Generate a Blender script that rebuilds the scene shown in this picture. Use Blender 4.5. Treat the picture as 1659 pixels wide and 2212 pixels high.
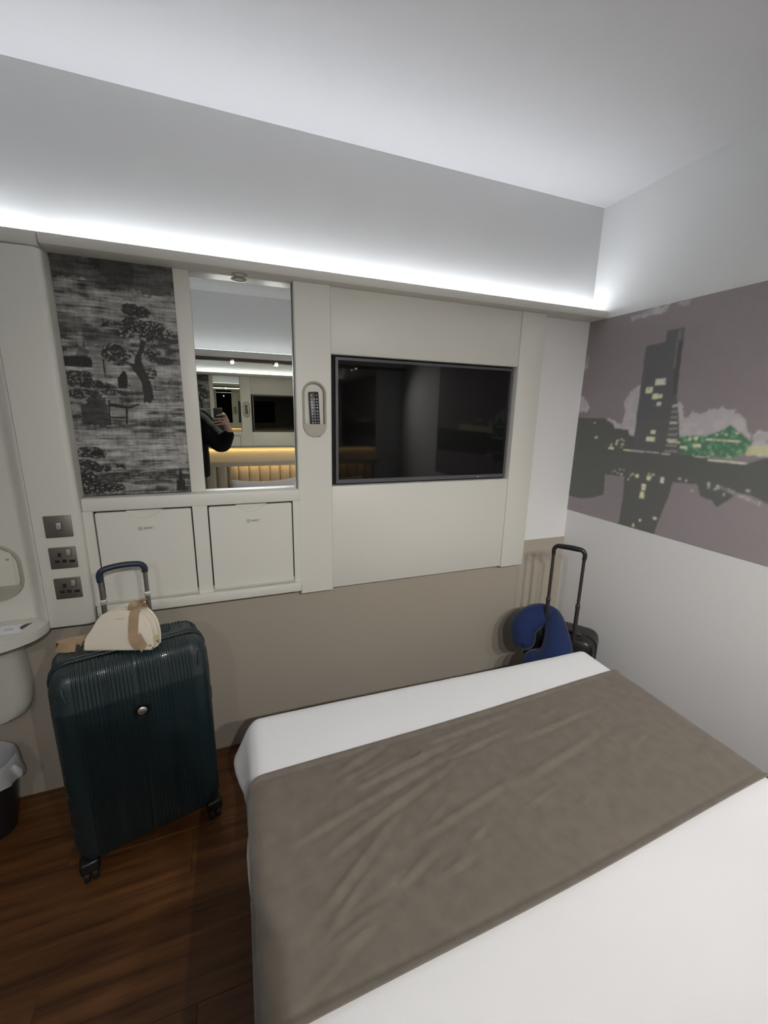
import bpy, bmesh, math, random
import numpy as np
from mathutils import Matrix, Vector
for o in list(bpy.data.objects): bpy.data.objects.remove(o)
scene = bpy.context.scene
COL = scene.collection
PI = math.pi

# ------------------------------------------------------------------ camera
cam = bpy.data.cameras.new('camera'); co = bpy.data.objects.new('camera', cam); COL.objects.link(co)
cam.sensor_fit = 'HORIZONTAL'; cam.sensor_width = 36.0; cam.lens = 902.73/1659*36.0
cam.clip_start = 0.005; cam.clip_end = 50
yaw, pit, rol = -0.36863, -0.23213, -0.02063
M3 = Matrix.Rotation(yaw, 3, 'Z') @ Matrix.Rotation(pit, 3, 'X') @ Matrix.Rotation(rol, 3, 'Y') @ Matrix.Rotation(PI/2, 3, 'X')
co.matrix_world = Matrix.Translation((-1.97, -1.95, 1.665)) @ M3.to_4x4()
scene.camera = co

# ------------------------------------------------------------------ world, exposure, lamp strengths
w = bpy.data.worlds.new('world'); scene.world = w; w.use_nodes = True
w.node_tree.nodes['Background'].inputs[0].default_value = (0.02, 0.02, 0.022, 1)
w.node_tree.nodes['Background'].inputs[1].default_value = 0.3
vs = scene.view_settings
vs.view_transform = 'Standard'; vs.look = 'None'; vs.gamma = 1.0; vs.use_curve_mapping = False
vs.exposure = 0.0
COVE_TV = 41.0        # LED tape on the ledge of the television wall
COVE_BED = 10.0       # LED tape on the ledge over the bed head
WARM_TOP = 13.0        # warm tape under the bed-head mirror
WARM_FILL = 9.0        # warm tape added under the padded roll to light the channels
SPOT_W = 51.0         # each ledge downlight

# ------------------------------------------------------------------ room dimensions
RX0, RX1, RY0, RY1, RZ = -3.7, 0.0, -2.69, 0.0, 2.744

# ------------------------------------------------------------------ materials
MATS = {}
def mat(name, col, rough=0.5, metal=0.0, spec=0.5, bump=0.0, bscale=300.0, var=0.0, vscale=6.0, sheen=0.0, coat=0.0, emit=None, estr=0.0, aniso=None):
    m = bpy.data.materials.new(name); m.use_nodes = True; nt = m.node_tree; b = nt.nodes['Principled BSDF']
    b.inputs['Base Color'].default_value = (*col, 1); b.inputs['Roughness'].default_value = rough
    b.inputs['Metallic'].default_value = metal; b.inputs['Specular IOR Level'].default_value = spec
    if sheen: b.inputs['Sheen Weight'].default_value = sheen; b.inputs['Sheen Roughness'].default_value = 0.4
    if coat: b.inputs['Coat Weight'].default_value = coat; b.inputs['Coat Roughness'].default_value = 0.08
    if emit: b.inputs['Emission Color'].default_value = (*emit, 1); b.inputs['Emission Strength'].default_value = estr
    tc = nt.nodes.new('ShaderNodeTexCoord')
    src = tc.outputs['Object']
    if aniso:
        mp = nt.nodes.new('ShaderNodeMapping'); mp.inputs['Scale'].default_value = aniso
        nt.links.new(src, mp.inputs['Vector']); src = mp.outputs['Vector']
    if var:
        n = nt.nodes.new('ShaderNodeTexNoise'); n.inputs['Scale'].default_value = vscale; n.inputs['Detail'].default_value = 6
        nt.links.new(src, n.inputs['Vector'])
        mx = nt.nodes.new('ShaderNodeMix'); mx.data_type = 'RGBA'
        mx.inputs['A'].default_value = (*[c*(1-var) for c in col], 1); mx.inputs['B'].default_value = (*[min(1, c*(1+var)) for c in col], 1)
        nt.links.new(n.outputs['Fac'], mx.inputs['Factor']); nt.links.new(mx.outputs['Result'], b.inputs['Base Color'])
    if bump:
        n2 = nt.nodes.new('ShaderNodeTexNoise'); n2.inputs['Scale'].default_value = bscale; n2.inputs['Detail'].default_value = 3
        nt.links.new(src, n2.inputs['Vector'])
        bp = nt.nodes.new('ShaderNodeBump'); bp.inputs['Strength'].default_value = bump; bp.inputs['Distance'].default_value = 0.002
        nt.links.new(n2.outputs['Fac'], bp.inputs['Height']); nt.links.new(bp.outputs['Normal'], b.inputs['Normal'])
    MATS[name] = m
    return m
mat('white_paint', (0.78, 0.78, 0.78), 0.9, bump=0.12, bscale=500)
mat('ceiling_paint', (0.78, 0.77, 0.79), 0.92, bump=0.12, bscale=400)
mat('taupe_paint', (0.42, 0.375, 0.31), 0.9, bump=0.1, bscale=400)
mat('unit', (0.70, 0.69, 0.63), 0.42, bump=0.05, bscale=700)
mat('unit_grey', (0.40, 0.38, 0.31), 0.5)
mat('cavity', (0.012, 0.012, 0.012), 0.8)
mat('mirror_glass', (0.90, 0.93, 0.92), 0.0, metal=1.0)
mat('mirror_tint', (0.60, 0.58, 0.51), 0.01, metal=1.0)
mat('mirror_edge', (0.66, 0.70, 0.68), 0.25, metal=0.5)
mat('black_plastic', (0.012, 0.012, 0.013), 0.35)
mat('tv_bezel', (0.105, 0.105, 0.112), 0.4, metal=0.3)
mat('tv_screen', (0.0022, 0.0022, 0.0024), 0.035, spec=0.45)
mat('red_led', (0.3, 0.02, 0.01), 0.4, emit=(1, 0.15, 0.05), estr=2.0)
mat('steel', (0.33, 0.315, 0.28), 0.38, metal=0.9, bump=0.04, bscale=900)
mat('steel_key', (0.72, 0.71, 0.66), 0.28, metal=0.7)
mat('chrome', (0.85, 0.85, 0.84), 0.38, metal=1.0)
mat('tube_metal', (0.30, 0.29, 0.27), 0.32, metal=0.9)
mat('tube_dark', (0.055, 0.050, 0.047), 0.38, metal=0.5)
mat('case_green', (0.0095, 0.023, 0.0265), 0.40, spec=0.6, coat=0.25, bump=0.04, bscale=1200)
mat('case_green_dark', (0.010, 0.022, 0.026), 0.45)
mat('rubber', (0.010, 0.010, 0.010), 0.6)
mat('grip_navy', (0.015, 0.026, 0.045), 0.45)
mat('case_black', (0.018, 0.018, 0.018), 0.35, bump=0.05, bscale=900)
mat('pillow_blue', (0.008, 0.022, 0.092), 0.95, sheen=0.2, bump=0.12, bscale=900)
mat('cream_leather', (0.80, 0.74, 0.62), 0.5, bump=0.25, bscale=420)
mat('cream_edge', (0.70, 0.62, 0.48), 0.55)
mat('tan_strap', (0.40, 0.285, 0.175), 0.75, bump=0.2, bscale=700)
mat('gold', (0.80, 0.58, 0.26), 0.25, metal=1.0)
mat('print_grey', (0.52, 0.46, 0.38), 0.6)
mat('ink', (0.05, 0.05, 0.05), 0.7)
mat('ink_light', (0.28, 0.27, 0.25), 0.7)
mat('paper', (0.86, 0.86, 0.90), 0.7)
mat('paper_violet', (0.10, 0.085, 0.12), 0.6)
mat('green_mark', (0.33, 0.38, 0.03), 0.6)
mat('sticker', (0.66, 0.65, 0.595), 0.45)
mat('linen_white', (0.90, 0.905, 0.92), 0.85, sheen=0.15, bump=0.10, bscale=260)
mat('runner_velvet', (0.180, 0.155, 0.125), 0.95, sheen=0.3, var=0.24, vscale=26, bump=0.35, bscale=240)
mat('bed_base', (0.10, 0.09, 0.08), 0.9)
mat('headboard', (0.62, 0.57, 0.46), 0.55, bump=0.08, bscale=500)
mat('brown_lip', (0.12, 0.07, 0.045), 0.5)
mat('jacket_black', (0.007, 0.008, 0.008), 0.85, spec=0.15, bump=0.3, bscale=60)
mat('trouser_white', (0.70, 0.69, 0.66), 0.85)
mat('skin', (0.50, 0.30, 0.215), 0.5, var=0.06, vscale=40)
mat('hair', (0.020, 0.013, 0.009), 0.95, spec=0.08, bump=0.5, bscale=200)
mat('eye_white', (0.8, 0.8, 0.78), 0.2)
mat('eye_dark', (0.03, 0.02, 0.015), 0.15)
mat('lips', (0.42, 0.18, 0.15), 0.5)
mat('shoe', (0.65, 0.64, 0.62), 0.6)
mat('bin_dark', (0.022, 0.022, 0.024), 0.5)
mat('led_cool', (1, 1, 1), 0.5, emit=(0.90, 0.95, 1.0), estr=COVE_TV)
mat('led_bed', (1, 1, 1), 0.5, emit=(0.93, 0.96, 0.98), estr=COVE_BED)
mat('led_warm', (1, 1, 1), 0.5, emit=(1.0, 0.64, 0.22), estr=WARM_TOP)
mat('led_warm_fill', (1, 1, 1), 0.5, emit=(1.0, 0.60, 0.20), estr=WARM_FILL)
mat('lamp_lens', (1, 1, 1), 0.3, emit=(1.0, 0.95, 0.85), estr=25.0)
# thin plastic bin liner
m = mat('bin_liner', (0.62, 0.63, 0.65), 0.35)
bb = m.node_tree.nodes['Principled BSDF']; bb.inputs['Alpha'].default_value = 0.82
# wood floor: streaky brown laminate along x
m = mat('wood_floor', (0.1, 0.045, 0.018), 0.42, spec=0.4)
nt = m.node_tree; b = nt.nodes['Principled BSDF']; tc = [n for n in nt.nodes if n.type == 'TEX_COORD'][0]
mp = nt.nodes.new('ShaderNodeMapping'); mp.inputs['Scale'].default_value = (1.6, 22, 22)
oi = nt.nodes.new('ShaderNodeObjectInfo'); ad = nt.nodes.new('ShaderNodeVectorMath'); ad.operation = 'ADD'
sc = nt.nodes.new('ShaderNodeVectorMath'); sc.operation = 'SCALE'; sc.inputs['Scale'].default_value = 7.0
nt.links.new(oi.outputs['Random'], sc.inputs[0]); nt.links.new(tc.outputs['Object'], ad.inputs[0]); nt.links.new(sc.outputs[0], ad.inputs[1])
nt.links.new(ad.outputs[0], mp.inputs['Vector'])
nz = nt.nodes.new('ShaderNodeTexNoise'); nz.inputs['Scale'].default_value = 1.2; nz.inputs['Detail'].default_value = 8; nz.inputs['Roughness'].default_value = 0.6
nt.links.new(mp.outputs['Vector'], nz.inputs['Vector'])
cr = nt.nodes.new('ShaderNodeValToRGB'); cr.color_ramp.elements[0].position = 0.3; cr.color_ramp.elements[0].color = (0.042, 0.0150, 0.0045, 1)
cr.color_ramp.elements[1].position = 0.72; cr.color_ramp.elements[1].color = (0.190, 0.078, 0.024, 1)
nt.links.new(nz.outputs['Fac'], cr.inputs['Fac']); nt.links.new(cr.outputs['Color'], b.inputs['Base Color'])
# flat prints: colour stored per point of the printed sheet
def print_mat(name, rough):
    m = bpy.data.materials.new(name); m.use_nodes = True; nt = m.node_tree; b = nt.nodes['Principled BSDF']
    a = nt.nodes.new('ShaderNodeVertexColor'); a.layer_name = 'print'
    nt.links.new(a.outputs['Color'], b.inputs['Base Color']); b.inputs['Roughness'].default_value = rough
    b.inputs['Specular IOR Level'].default_value = 0.3
    MATS[name] = m
print_mat('print_mural', 0.7); print_mat('print_panel', 0.5)

# ------------------------------------------------------------------ helpers
def pinv(parent):
    return (Matrix.LocRotScale(parent.location, parent.rotation_euler, None)).inverted()
def link(name, me, m, parent=None, world=True, smooth=None, label=None, kind=None):
    """mesh -> object; world=True means the mesh is in room coordinates and is moved into its parent's frame"""
    o = bpy.data.objects.new(name, me); COL.objects.link(o)
    if m is not None: me.materials.append(MATS[m])
    if parent is not None:
        if world:
            p = parent; mt = Matrix.Identity(4)
            chain = []
            while p is not None: chain.append(p); p = p.parent
            for q in chain: mt = mt @ pinv(q)
            # order: outermost inverse applied first
            mt = Matrix.Identity(4)
            for q in reversed(chain): mt = pinv(q) @ mt
            me.transform(mt)
        o.parent = parent
    elif world:
        n = len(me.vertices)
        if n:
            a = np.empty(n*3, 'f'); me.vertices.foreach_get('co', a); a = a.reshape(-1, 3)
            lo, hi = a.min(0), a.max(0); c = ((lo[0]+hi[0])/2, (lo[1]+hi[1])/2, lo[2])
            me.transform(Matrix.Translation((-float(c[0]), -float(c[1]), -float(c[2])))); o.location = [float(v) for v in c]
    if smooth is not None:
        for p in me.polygons: p.use_smooth = True
        if smooth > 0:
            try: me.set_sharp_from_angle(angle=math.radians(smooth))
            except Exception: pass
    if label: o['label'] = label
    if kind: o['kind'] = kind
    return o
def tag(o, label, cat, group=None):
    o['label'] = label; o['category'] = cat
    if group: o['group'] = group
    return o
def thing(name, label, cat, loc=(0, 0, 0), rz=0.0, group=None):
    o = bpy.data.objects.new(name, None); COL.objects.link(o); o.empty_display_size = 0.05
    o.location = loc; o.rotation_euler = (0, 0, rz)
    return tag(o, label, cat, group)
def bm_mesh(bm, name='m'):
    bmesh.ops.recalc_face_normals(bm, faces=bm.faces)
    me = bpy.data.meshes.new(name); bm.to_mesh(me); bm.free(); return me
def box_bm(bm, lo, hi, bev=0.0, seg=2):
    r = bmesh.ops.create_cube(bm, size=1.0)
    vs = r['verts']
    c = [(lo[i]+hi[i])/2 for i in range(3)]; s = [hi[i]-lo[i] for i in range(3)]
    for v in vs: v.co = Vector((c[0]+v.co.x*s[0], c[1]+v.co.y*s[1], c[2]+v.co.z*s[2]))
    if bev:
        es = list({e for v in vs for e in v.link_edges})
        bmesh.ops.bevel(bm, geom=es, offset=bev, segments=seg, profile=0.5, affect='EDGES')
def box(name, lo, hi, m, parent=None, bev=0.003, seg=2, world=True, label=None, kind=None):
    bm = bmesh.new(); box_bm(bm, lo, hi, bev, seg)
    return link(name, bm_mesh(bm), m, parent, world, smooth=40, label=label, kind=kind)
def prism_bm(bm, pts, axis, a, b, bev=0.0, seg=2, bevel_which='both'):
    """closed 2-D outline extruded along an axis ('x','y','z') from a to b; 2-D order is (y,z),(x,z),(x,y)"""
    def P(p, t):
        return {'x': (t, p[0], p[1]), 'y': (p[0], t, p[1]), 'z': (p[0], p[1], t)}[axis]
    A = [bm.verts.new(P(p, a)) for p in pts]; B = [bm.verts.new(P(p, b)) for p in pts]
    n = len(pts)
    fa = bm.faces.new(A); fb = bm.faces.new(B[::-1])
    for i in range(n): bm.faces.new((A[i], B[i], B[(i+1) % n], A[(i+1) % n]))
    if bev:
        es = []
        if bevel_which in ('both', 'a'): es += list(fa.edges)
        if bevel_which in ('both', 'b'): es += list(fb.edges)
        bmesh.ops.bevel(bm, geom=es, offset=bev, segments=seg, profile=0.5, affect='EDGES')
def prism(name, pts, axis, a, b, m, parent=None, bev=0.0, seg=2, world=True, which='both', label=None, smooth=40, kind=None):
    bm = bmesh.new(); prism_bm(bm, pts, axis, a, b, bev, seg, which)
    return link(name, bm_mesh(bm), m, parent, world, smooth=smooth, label=label, kind=kind)
def ring_prism(name, outer, inner, axis, a, b, m, parent=None, world=True, kind=None):
    """frame between two outlines with equal point counts"""
    def P(p, t):
        return {'x': (t, p[0], p[1]), 'y': (p[0], t, p[1]), 'z': (p[0], p[1], t)}[axis]
    bm = bmesh.new(); n = len(outer)
    oa = [bm.verts.new(P(p, a)) for p in outer]; ob = [bm.verts.new(P(p, b)) for p in outer]
    ia = [bm.verts.new(P(p, a)) for p in inner]; ib = [bm.verts.new(P(p, b)) for p in inner]
    for i in range(n):
        j = (i+1) % n
        bm.faces.new((oa[i], oa[j], ia[j], ia[i])); bm.faces.new((ob[i], ib[i], ib[j], ob[j]))
        bm.faces.new((oa[i], ob[i], ob[j], oa[j])); bm.faces.new((ia[i], ia[j], ib[j], ib[i]))
    return link(name, bm_mesh(bm), m, parent, world, smooth=40, kind=kind)
def rrect(cx, cy, hw, hh, r, n=8):
    r = min(r, hw, hh); o = []
    for k, (sx, sy) in enumerate(((1, 1), (-1, 1), (-1, -1), (1, -1))):
        for i in range(n+1):
            t = PI/2*(k + i/n); o.append((cx+sx*(hw-r)+r*math.cos(t), cy+sy*(hh-r)+r*math.sin(t)))
    return o
def circle(cx, cy, r, n=24, ry=None):
    ry = r if ry is None else ry
    return [(cx+r*math.cos(2*PI*i/n), cy+ry*math.sin(2*PI*i/n)) for i in range(n)]
def pydata(name, V, F, m, parent=None, world=True, smooth=None, label=None, kind=None):
    me = bpy.data.meshes.new(name); me.from_pydata([tuple(map(float, v)) for v in V], [], F); me.update()
    return link(name, me, m, parent, world, smooth, label, kind)
def spline(pts, n=8):
    """Catmull-Rom through points (any dimension)"""
    P = [np.array(p, float) for p in pts]; P = [2*P[0]-P[1]] + P + [2*P[-1]-P[-2]]; o = []
    for i in range(1, len(P)-2):
        for k in range(n):
            t = k/n; a, b, c, d = P[i-1], P[i], P[i+1], P[i+2]
            o.append(0.5*((2*b)+(-a+c)*t+(2*a-5*b+4*c-d)*t*t+(-a+3*b-3*c+d)*t**3))
    o.append(P[-2]); return o
def tube_data(pts, rad, n=12, cap=True, flat=1.0, up=None, closed=False):
    P = [Vector(p) for p in pts]; N = len(P)
    R = rad if hasattr(rad, '__len__') else [rad]*N
    V = []; F = []
    prev = None
    for i, p in enumerate(P):
        if closed: t = (P[(i+1) % N]-P[i-1]).normalized()
        else: t = (P[min(i+1, N-1)]-P[max(i-1, 0)]).normalized()
        if prev is None:
            a = Vector(up) if up else (Vector((0, 0, 1)) if abs(t.z) < .9 else Vector((1, 0, 0)))
            u = (a - t*a.dot(t)).normalized()
        else: u = (prev - t*prev.dot(t)).normalized()
        prev = u; v = t.cross(u)
        for k in range(n):
            an = 2*PI*k/n; V.append(p + u*(R[i]*math.cos(an)*flat) + v*(R[i]*math.sin(an)))
    M = N if closed else N-1
    for i in range(M):
        for k in range(n):
            a = i*n+k; b_ = i*n+(k+1) % n; c = ((i+1) % N)*n+(k+1) % n; d = ((i+1) % N)*n+k
            F.append((a, b_, c, d))
    if cap and not closed:
        F.append(tuple(range(n))[::-1]); F.append(tuple(range((N-1)*n, N*n)))
    return V, F
def tube(name, pts, rad, m, parent=None, n=12, world=True, flat=1.0, up=None, closed=False, label=None):
    V, F = tube_data(pts, rad, n, True, flat, up, closed)
    return pydata(name, V, F, m, parent, world, smooth=50, label=label)
def capped(pts, rad, k=4):
    """extend a tube with rounded ends: returns points, radii"""
    P = [Vector(p) for p in pts]; R = list(rad) if hasattr(rad, '__len__') else [rad]*len(P)
    a = (P[0]-P[1]).normalized(); b_ = (P[-1]-P[-2]).normalized(); pp = []; rr = []
    for i in range(k): t = PI/2*(i+.25)/k; pp.append(P[0]+a*R[0]*math.cos(t)); rr.append(R[0]*math.sin(t))
    pp += P; rr += R
    for i in range(k-1, -1, -1): t = PI/2*(i+.25)/k; pp.append(P[-1]+b_*R[-1]*math.cos(t)); rr.append(R[-1]*math.sin(t))
    return pp, rr
def lathe(name, prof, m, parent=None, n=32, loc=(0, 0, 0), world=True, axis='z'):
    V = []; F = []
    for r, z in prof:
        for k in range(n):
            a = 2*PI*k/n; p = (r*math.cos(a), r*math.sin(a), z)
            if axis == 'y': p = (p[0], p[2], p[1])
            if axis == 'x': p = (p[2], p[0], p[1])
            V.append((p[0]+loc[0], p[1]+loc[1], p[2]+loc[2]))
    for i in range(len(prof)-1):
        for k in range(n): F.append((i*n+k, i*n+(k+1) % n, (i+1)*n+(k+1) % n, (i+1)*n+k))
    F.append(tuple(range(n))[::-1]); F.append(tuple(range((len(prof)-1)*n, len(prof)*n)))
    me = bpy.data.meshes.new(name); me.from_pydata(V, [], F)
    bm = bmesh.new(); bm.from_mesh(me); me2 = bm_mesh(bm)
    return link(name, me2, m, parent, world, smooth=40)
def rbox_data(size, r, n=(12, 12, 12)):
    """subdivided box with rounded edges; returns numpy verts, faces, unit normals"""
    bm = bmesh.new(); V = {}; F = []
    h = np.array(size)/2.0
    vs = []; idx = {}
    def vid(p):
        k = tuple(np.round(p, 5))
        if k not in idx: idx[k] = len(vs); vs.append(p)
        return idx[k]
    def lin(a, cnt):
        # denser near the edges
        rr = r if not hasattr(r, '__len__') else r[a]
        e = [-h[a], -h[a]+rr*.12, -h[a]+rr*.3, -h[a]+rr*.55, -h[a]+rr]; m_ = np.linspace(-h[a]+rr, h[a]-rr, cnt+1)
        return np.array(e[:-1]+list(m_)+[-x for x in e[:-1]][::-1])
    G = [lin(a, n[a]) for a in range(3)]
    for a in range(3):
        u, v = (a+1) % 3, (a+2) % 3
        for s in (-1, 1):
            for i in range(len(G[u])-1):
                for j in range(len(G[v])-1):
                    q = []
                    for (di, dj) in ((0, 0), (1, 0), (1, 1), (0, 1)):
                        p = np.zeros(3); p[a] = s*h[a]; p[u] = G[u][i+di]; p[v] = G[v][j+dj]; q.append(vid(p))
                    F.append(tuple(q if s > 0 else q[::-1]))
    bm.free()
    X = np.array(vs); R = np.array([r]*3 if not hasattr(r, '__len__') else r, float)
    inner = np.clip(X, -(h-R), h-R); d = (X-inner)/R
    L = np.linalg.norm(d, axis=1, keepdims=True); L[L < 1e-9] = 1
    N = d/L; out = inner+N*R
    return out, F, N
def grid_faces(nu, nv):
    return [(i*nv+j, (i+1)*nv+j, (i+1)*nv+j+1, i*nv+j+1) for i in range(nu-1) for j in range(nv-1)]
def ribbon(name, pts, wdir, width, thick, m, parent=None, world=True, label=None):
    """flat strap: path + width direction (one vector or one per point)"""
    P = [Vector(p) for p in pts]; N = len(P); V = []; F = []
    W = [Vector(wdir[i]) if hasattr(wdir[0], '__len__') else Vector(wdir) for i in range(N)]
    for i, p in enumerate(P):
        t = (P[min(i+1, N-1)]-P[max(i-1, 0)]).normalized(); wv = W[i]-t*W[i].dot(t); wv.normalize(); nn = t.cross(wv)
        for a, b_ in ((-1, -1), (1, -1), (1, 1), (-1, 1)): V.append(p+wv*(a*width/2)+nn*(b_*thick/2))
    for i in range(N-1):
        for k in range(4): F.append((i*4+k, i*4+(k+1) % 4, (i+1)*4+(k+1) % 4, (i+1)*4+k))
    F.append((3, 2, 1, 0)); F.append(tuple((N-1)*4+k for k in range(4)))
    return pydata(name, V, F, m, parent, world, smooth=35, label=label)
def text_mesh(name, s, size, m, parent, mw, depth=0.0004):
    cu = bpy.data.curves.new(name, 'FONT'); cu.body = s; cu.size = size; cu.extrude = depth; cu.align_x = 'CENTER'; cu.align_y = 'CENTER'
    t = bpy.data.objects.new(name, cu); COL.objects.link(t)
    dg = bpy.context.evaluated_depsgraph_get(); me = bpy.data.meshes.new_from_object(t.evaluated_get(dg))
    bpy.data.objects.remove(t); me.materials.clear(); me.transform(mw)
    return link(name, me, m, parent, world=False)
rng = random.Random(7)

# ================================================================== SETTING
def struct(name, lo, hi, m, bev=0.0, **k): return box(name, lo, hi, m, None, bev=bev, kind='structure', **k)
T = 0.08
struct('ceiling', (RX0-T, RY0-T, RZ), (RX1+T, RY1+T, RZ+T), 'ceiling_paint')
struct('wall_back', (RX0-T, 0.0, -T), (RX1+T, T, RZ), 'white_paint')
struct('wall_right', (0.0, RY0-T, -T), (T, 0.0, RZ), 'white_paint')
struct('wall_left', (RX0-T, RY0-T, -T), (RX0, 0.0, RZ), 'white_paint')
struct('wall_front', (RX0, RY0-T, -T), (0.0, RY0, RZ), 'white_paint')
struct('trim_1', (RX0, -0.003, 0.0), (0.0, 0.0, 0.935), 'taupe_paint')
fl = struct('floor', (RX0, RY0, -T), (RX1, RY1, -0.004), 'cavity')
# planks run along the television wall
ple, plw = 1.25, 0.19
y = RY0; row = 0; pm = {}
while y < RY1-1e-4:
    y1 = min(y+plw, RY1); x = RX0 - (row*0.43 % ple)
    while x < RX1-1e-4:
        a, b_ = max(x, RX0), min(x+ple, RX1)
        key = (round(b_-a, 3), round(y1-y, 3))
        if key not in pm:
            bm = bmesh.new(); box_bm(bm, (0.0004, 0.0004, -0.004), (b_-a-0.0004, y1-y-0.0004, 0.0), 0.0006, 1)
            me = bm_mesh(bm, 'plank'); me.materials.append(MATS['wood_floor']); pm[key] = me
        o = bpy.data.objects.new('plank', pm[key]); COL.objects.link(o); o.parent = fl
        o.location = (a-fl.location.x, y-fl.location.y, 0-fl.location.z)
        x += ple
    y += plw; row += 1

# ================================================================== PRINTED MURAL ON THE RIGHT WALL
def pip(X, Y, poly):
    ins = np.zeros(X.shape, bool); n = len(poly)
    for i in range(n):
        x0, y0 = poly[i]; x1, y1 = poly[(i+1) % n]
        if y0 == y1: continue
        c = ((y0 > Y) != (y1 > Y)) & (X < (x1-x0)*(Y-y0)/(y1-y0)+x0); ins ^= c
    return ins
def vnoise(X, Y, seed):
    """smooth value noise"""
    r = np.random.RandomState(seed); T_ = r.rand(64, 64)
    xi = np.floor(X).astype(int); yi = np.floor(Y).astype(int); fx = X-xi; fy = Y-yi
    fx = fx*fx*(3-2*fx); fy = fy*fy*(3-2*fy)
    g = lambda a, b: T_[a % 64, b % 64]
    return (g(xi, yi)*(1-fx)+g(xi+1, yi)*fx)*(1-fy)+(g(xi, yi+1)*(1-fx)+g(xi+1, yi+1)*fx)*fy
def fbm(X, Y, seed, o=4):
    s = 0; a = .5
    for k in range(o): s = s+a*vnoise(X*2**k, Y*2**k, seed+k); a *= .5
    return s
def blur(C, n=1):
    for _ in range(n):
        P = np.pad(C, ((1, 1), (1, 1), (0, 0)), mode='edge'); C = (P[1:-1, 1:-1]*2+P[:-2, 1:-1]+P[2:, 1:-1]+P[1:-1, :-2]+P[1:-1, 2:])/6
    return C
def sheet(name, V2, col, to3, thick_dir, m, faces):
    V = [to3(a, b) for a, b in V2]
    me = bpy.data.meshes.new(name); me.from_pydata(V, [], faces)
    at = me.color_attributes.new('print', 'FLOAT_COLOR', 'POINT')
    buf = np.ones((len(V), 4), 'f'); buf[:, :3] = col; at.data.foreach_set('color', buf.ravel())
    return me
GA = np.concatenate([np.arange(0, 106, 0.36), np.arange(106, 181, 3.0)]); GB = np.linspace(0, 107.3, 300)
AA, BB = np.meshgrid(GA, GB, indexing='ij')
jx = AA+(fbm(AA*.35, BB*.35, 3)-.5)*1.0; jy = BB+(fbm(AA*.35, BB*.35, 9)-.5)*1.0
C_SKY = np.array((0.135, 0.118, 0.122)); C_TOW = np.array((0.068, 0.068, 0.070)); C_CLD = np.array((0.235, 0.222, 0.228)); C_BLK = np.array((0.064, 0.066, 0.062))
colr = np.zeros(AA.shape+(3,)) + C_SKY
sh = fbm(AA*.05, BB*.06, 21); colr *= (0.93+0.14*sh)[..., None]
def put(mask, c, a=1.0): colr[mask] = colr[mask]*(1-a)+np.array(c)*a
water = BB < 26; put(water, (0.140, 0.125, 0.130), .7)
def soft(poly, c, a, seed):
    mk = pip(jx+(fbm(AA*.6, BB*.6, seed)-.5)*2.5, jy+(fbm(AA*.6, BB*.6, seed+5)-.5)*2.5, poly); put(mk, c, a)
    put(mk & (fbm(AA*.3, BB*.3, seed+11) > .5), np.array(c)*1.1, .7)
soft([(25.5, 104.3), (32.7, 106.2), (39.7, 107.3), (45.9, 107.3), (45.6, 104.2), (37.5, 104.0), (28.8, 103.1)], C_CLD, .5, 31)
soft([(49.7, 106.6), (55.1, 107.2), (55.2, 104.9), (52.6, 104.3)], C_CLD, .5, 32)
soft([(36.9, 72.2), (31.7, 68.4), (29.5, 65.0), (30.5, 56.7), (29.6, 52.4), (22.3, 55.1), (19.7, 54.7), (25.9, 49.4), (38.0, 46.4)], C_CLD, .95, 33)
soft([(56.8, 63.8), (60.2, 61.3), (61.5, 55.8), (64.6, 58.9), (68.3, 58.0), (74.1, 60.4), (80.5, 59.8), (85.7, 56.3), (87.9, 52.0), (89.8, 46.1), (60.9, 45.2)], C_CLD, .95, 34)
soft([(90.3, 42), (90.2, 50.0), (92.2, 51.7), (100, 50.7), (108, 53), (125, 50), (140, 42)], C_CLD, .8, 35)
soft([(-0.7, 67.3), (3.7, 65.6), (6.8, 61.7), (6.3, 58.7), (-0.8, 58.2)], C_CLD, .9, 36)
soft([(0, 87), (2, 90), (2.5, 84), (0, 80)], C_CLD, .4, 37)
put(pip(jx, jy, [(60.8, 47.4), (69.4, 48.8), (72.4, 48.5), (75.9, 50.3), (79.4, 51.9), (81.4, 53.9), (83.5, 51.8), (86.9, 49.8), (89.9, 46.7), (89.6, 43.6), (85.2, 40.7), (68.8, 39.3), (62.2, 39.9)]), (0.052, 0.105, 0.070))
gn = fbm(AA*.8, BB*.8, 41)
gm = pip(AA, BB, [(61, 48), (69, 48.6), (75.9, 50), (81.4, 52.5), (87, 49), (89.8, 45), (85, 39.5), (66, 38.5)])
put(gm & (gn > .56), (0.075, 0.165, 0.105)); put(gm & (gn > .68), (0.20, 0.24, 0.13), .7)
put(pip(jx, jy, [(89.2, 45.3), (92.4, 46.1), (97, 46.6), (140, 48), (140, 42), (96.2, 42.6), (89.0, 41.7)]), (0.30, 0.29, 0.17), .8)
put(pip(jx, jy, [(94, 47.5), (98, 50), (120, 51), (125, 47)]), (0.10, 0.10, 0.095), .8)
put(pip(jx*.8+AA*.2, jy*.8+BB*.2, [(-1.1, 37.2), (38.5, 39.1), (62.5, 39.7), (89.6, 38.4), (96.3, 41.9), (181, 43), (181, 22), (99.8, 24.0), (93.9, 26.1), (89.4, 26.4), (85.1, 22.1), (82.4, 18.8), (80.3, 21.1), (74.9, 22.5), (72.8, 27.5), (61.6, 26.9), (61.3, 21.3), (59.8, 14.9), (56.9, -0.5), (36.7, -0.7), (37.1, 13.8), (36.0, 25.5), (23.8, 25.2), (24.8, 14.1), (18.7, 11.0), (9.0, 8.4), (-1.4, 8.4)]), C_BLK)
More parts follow.
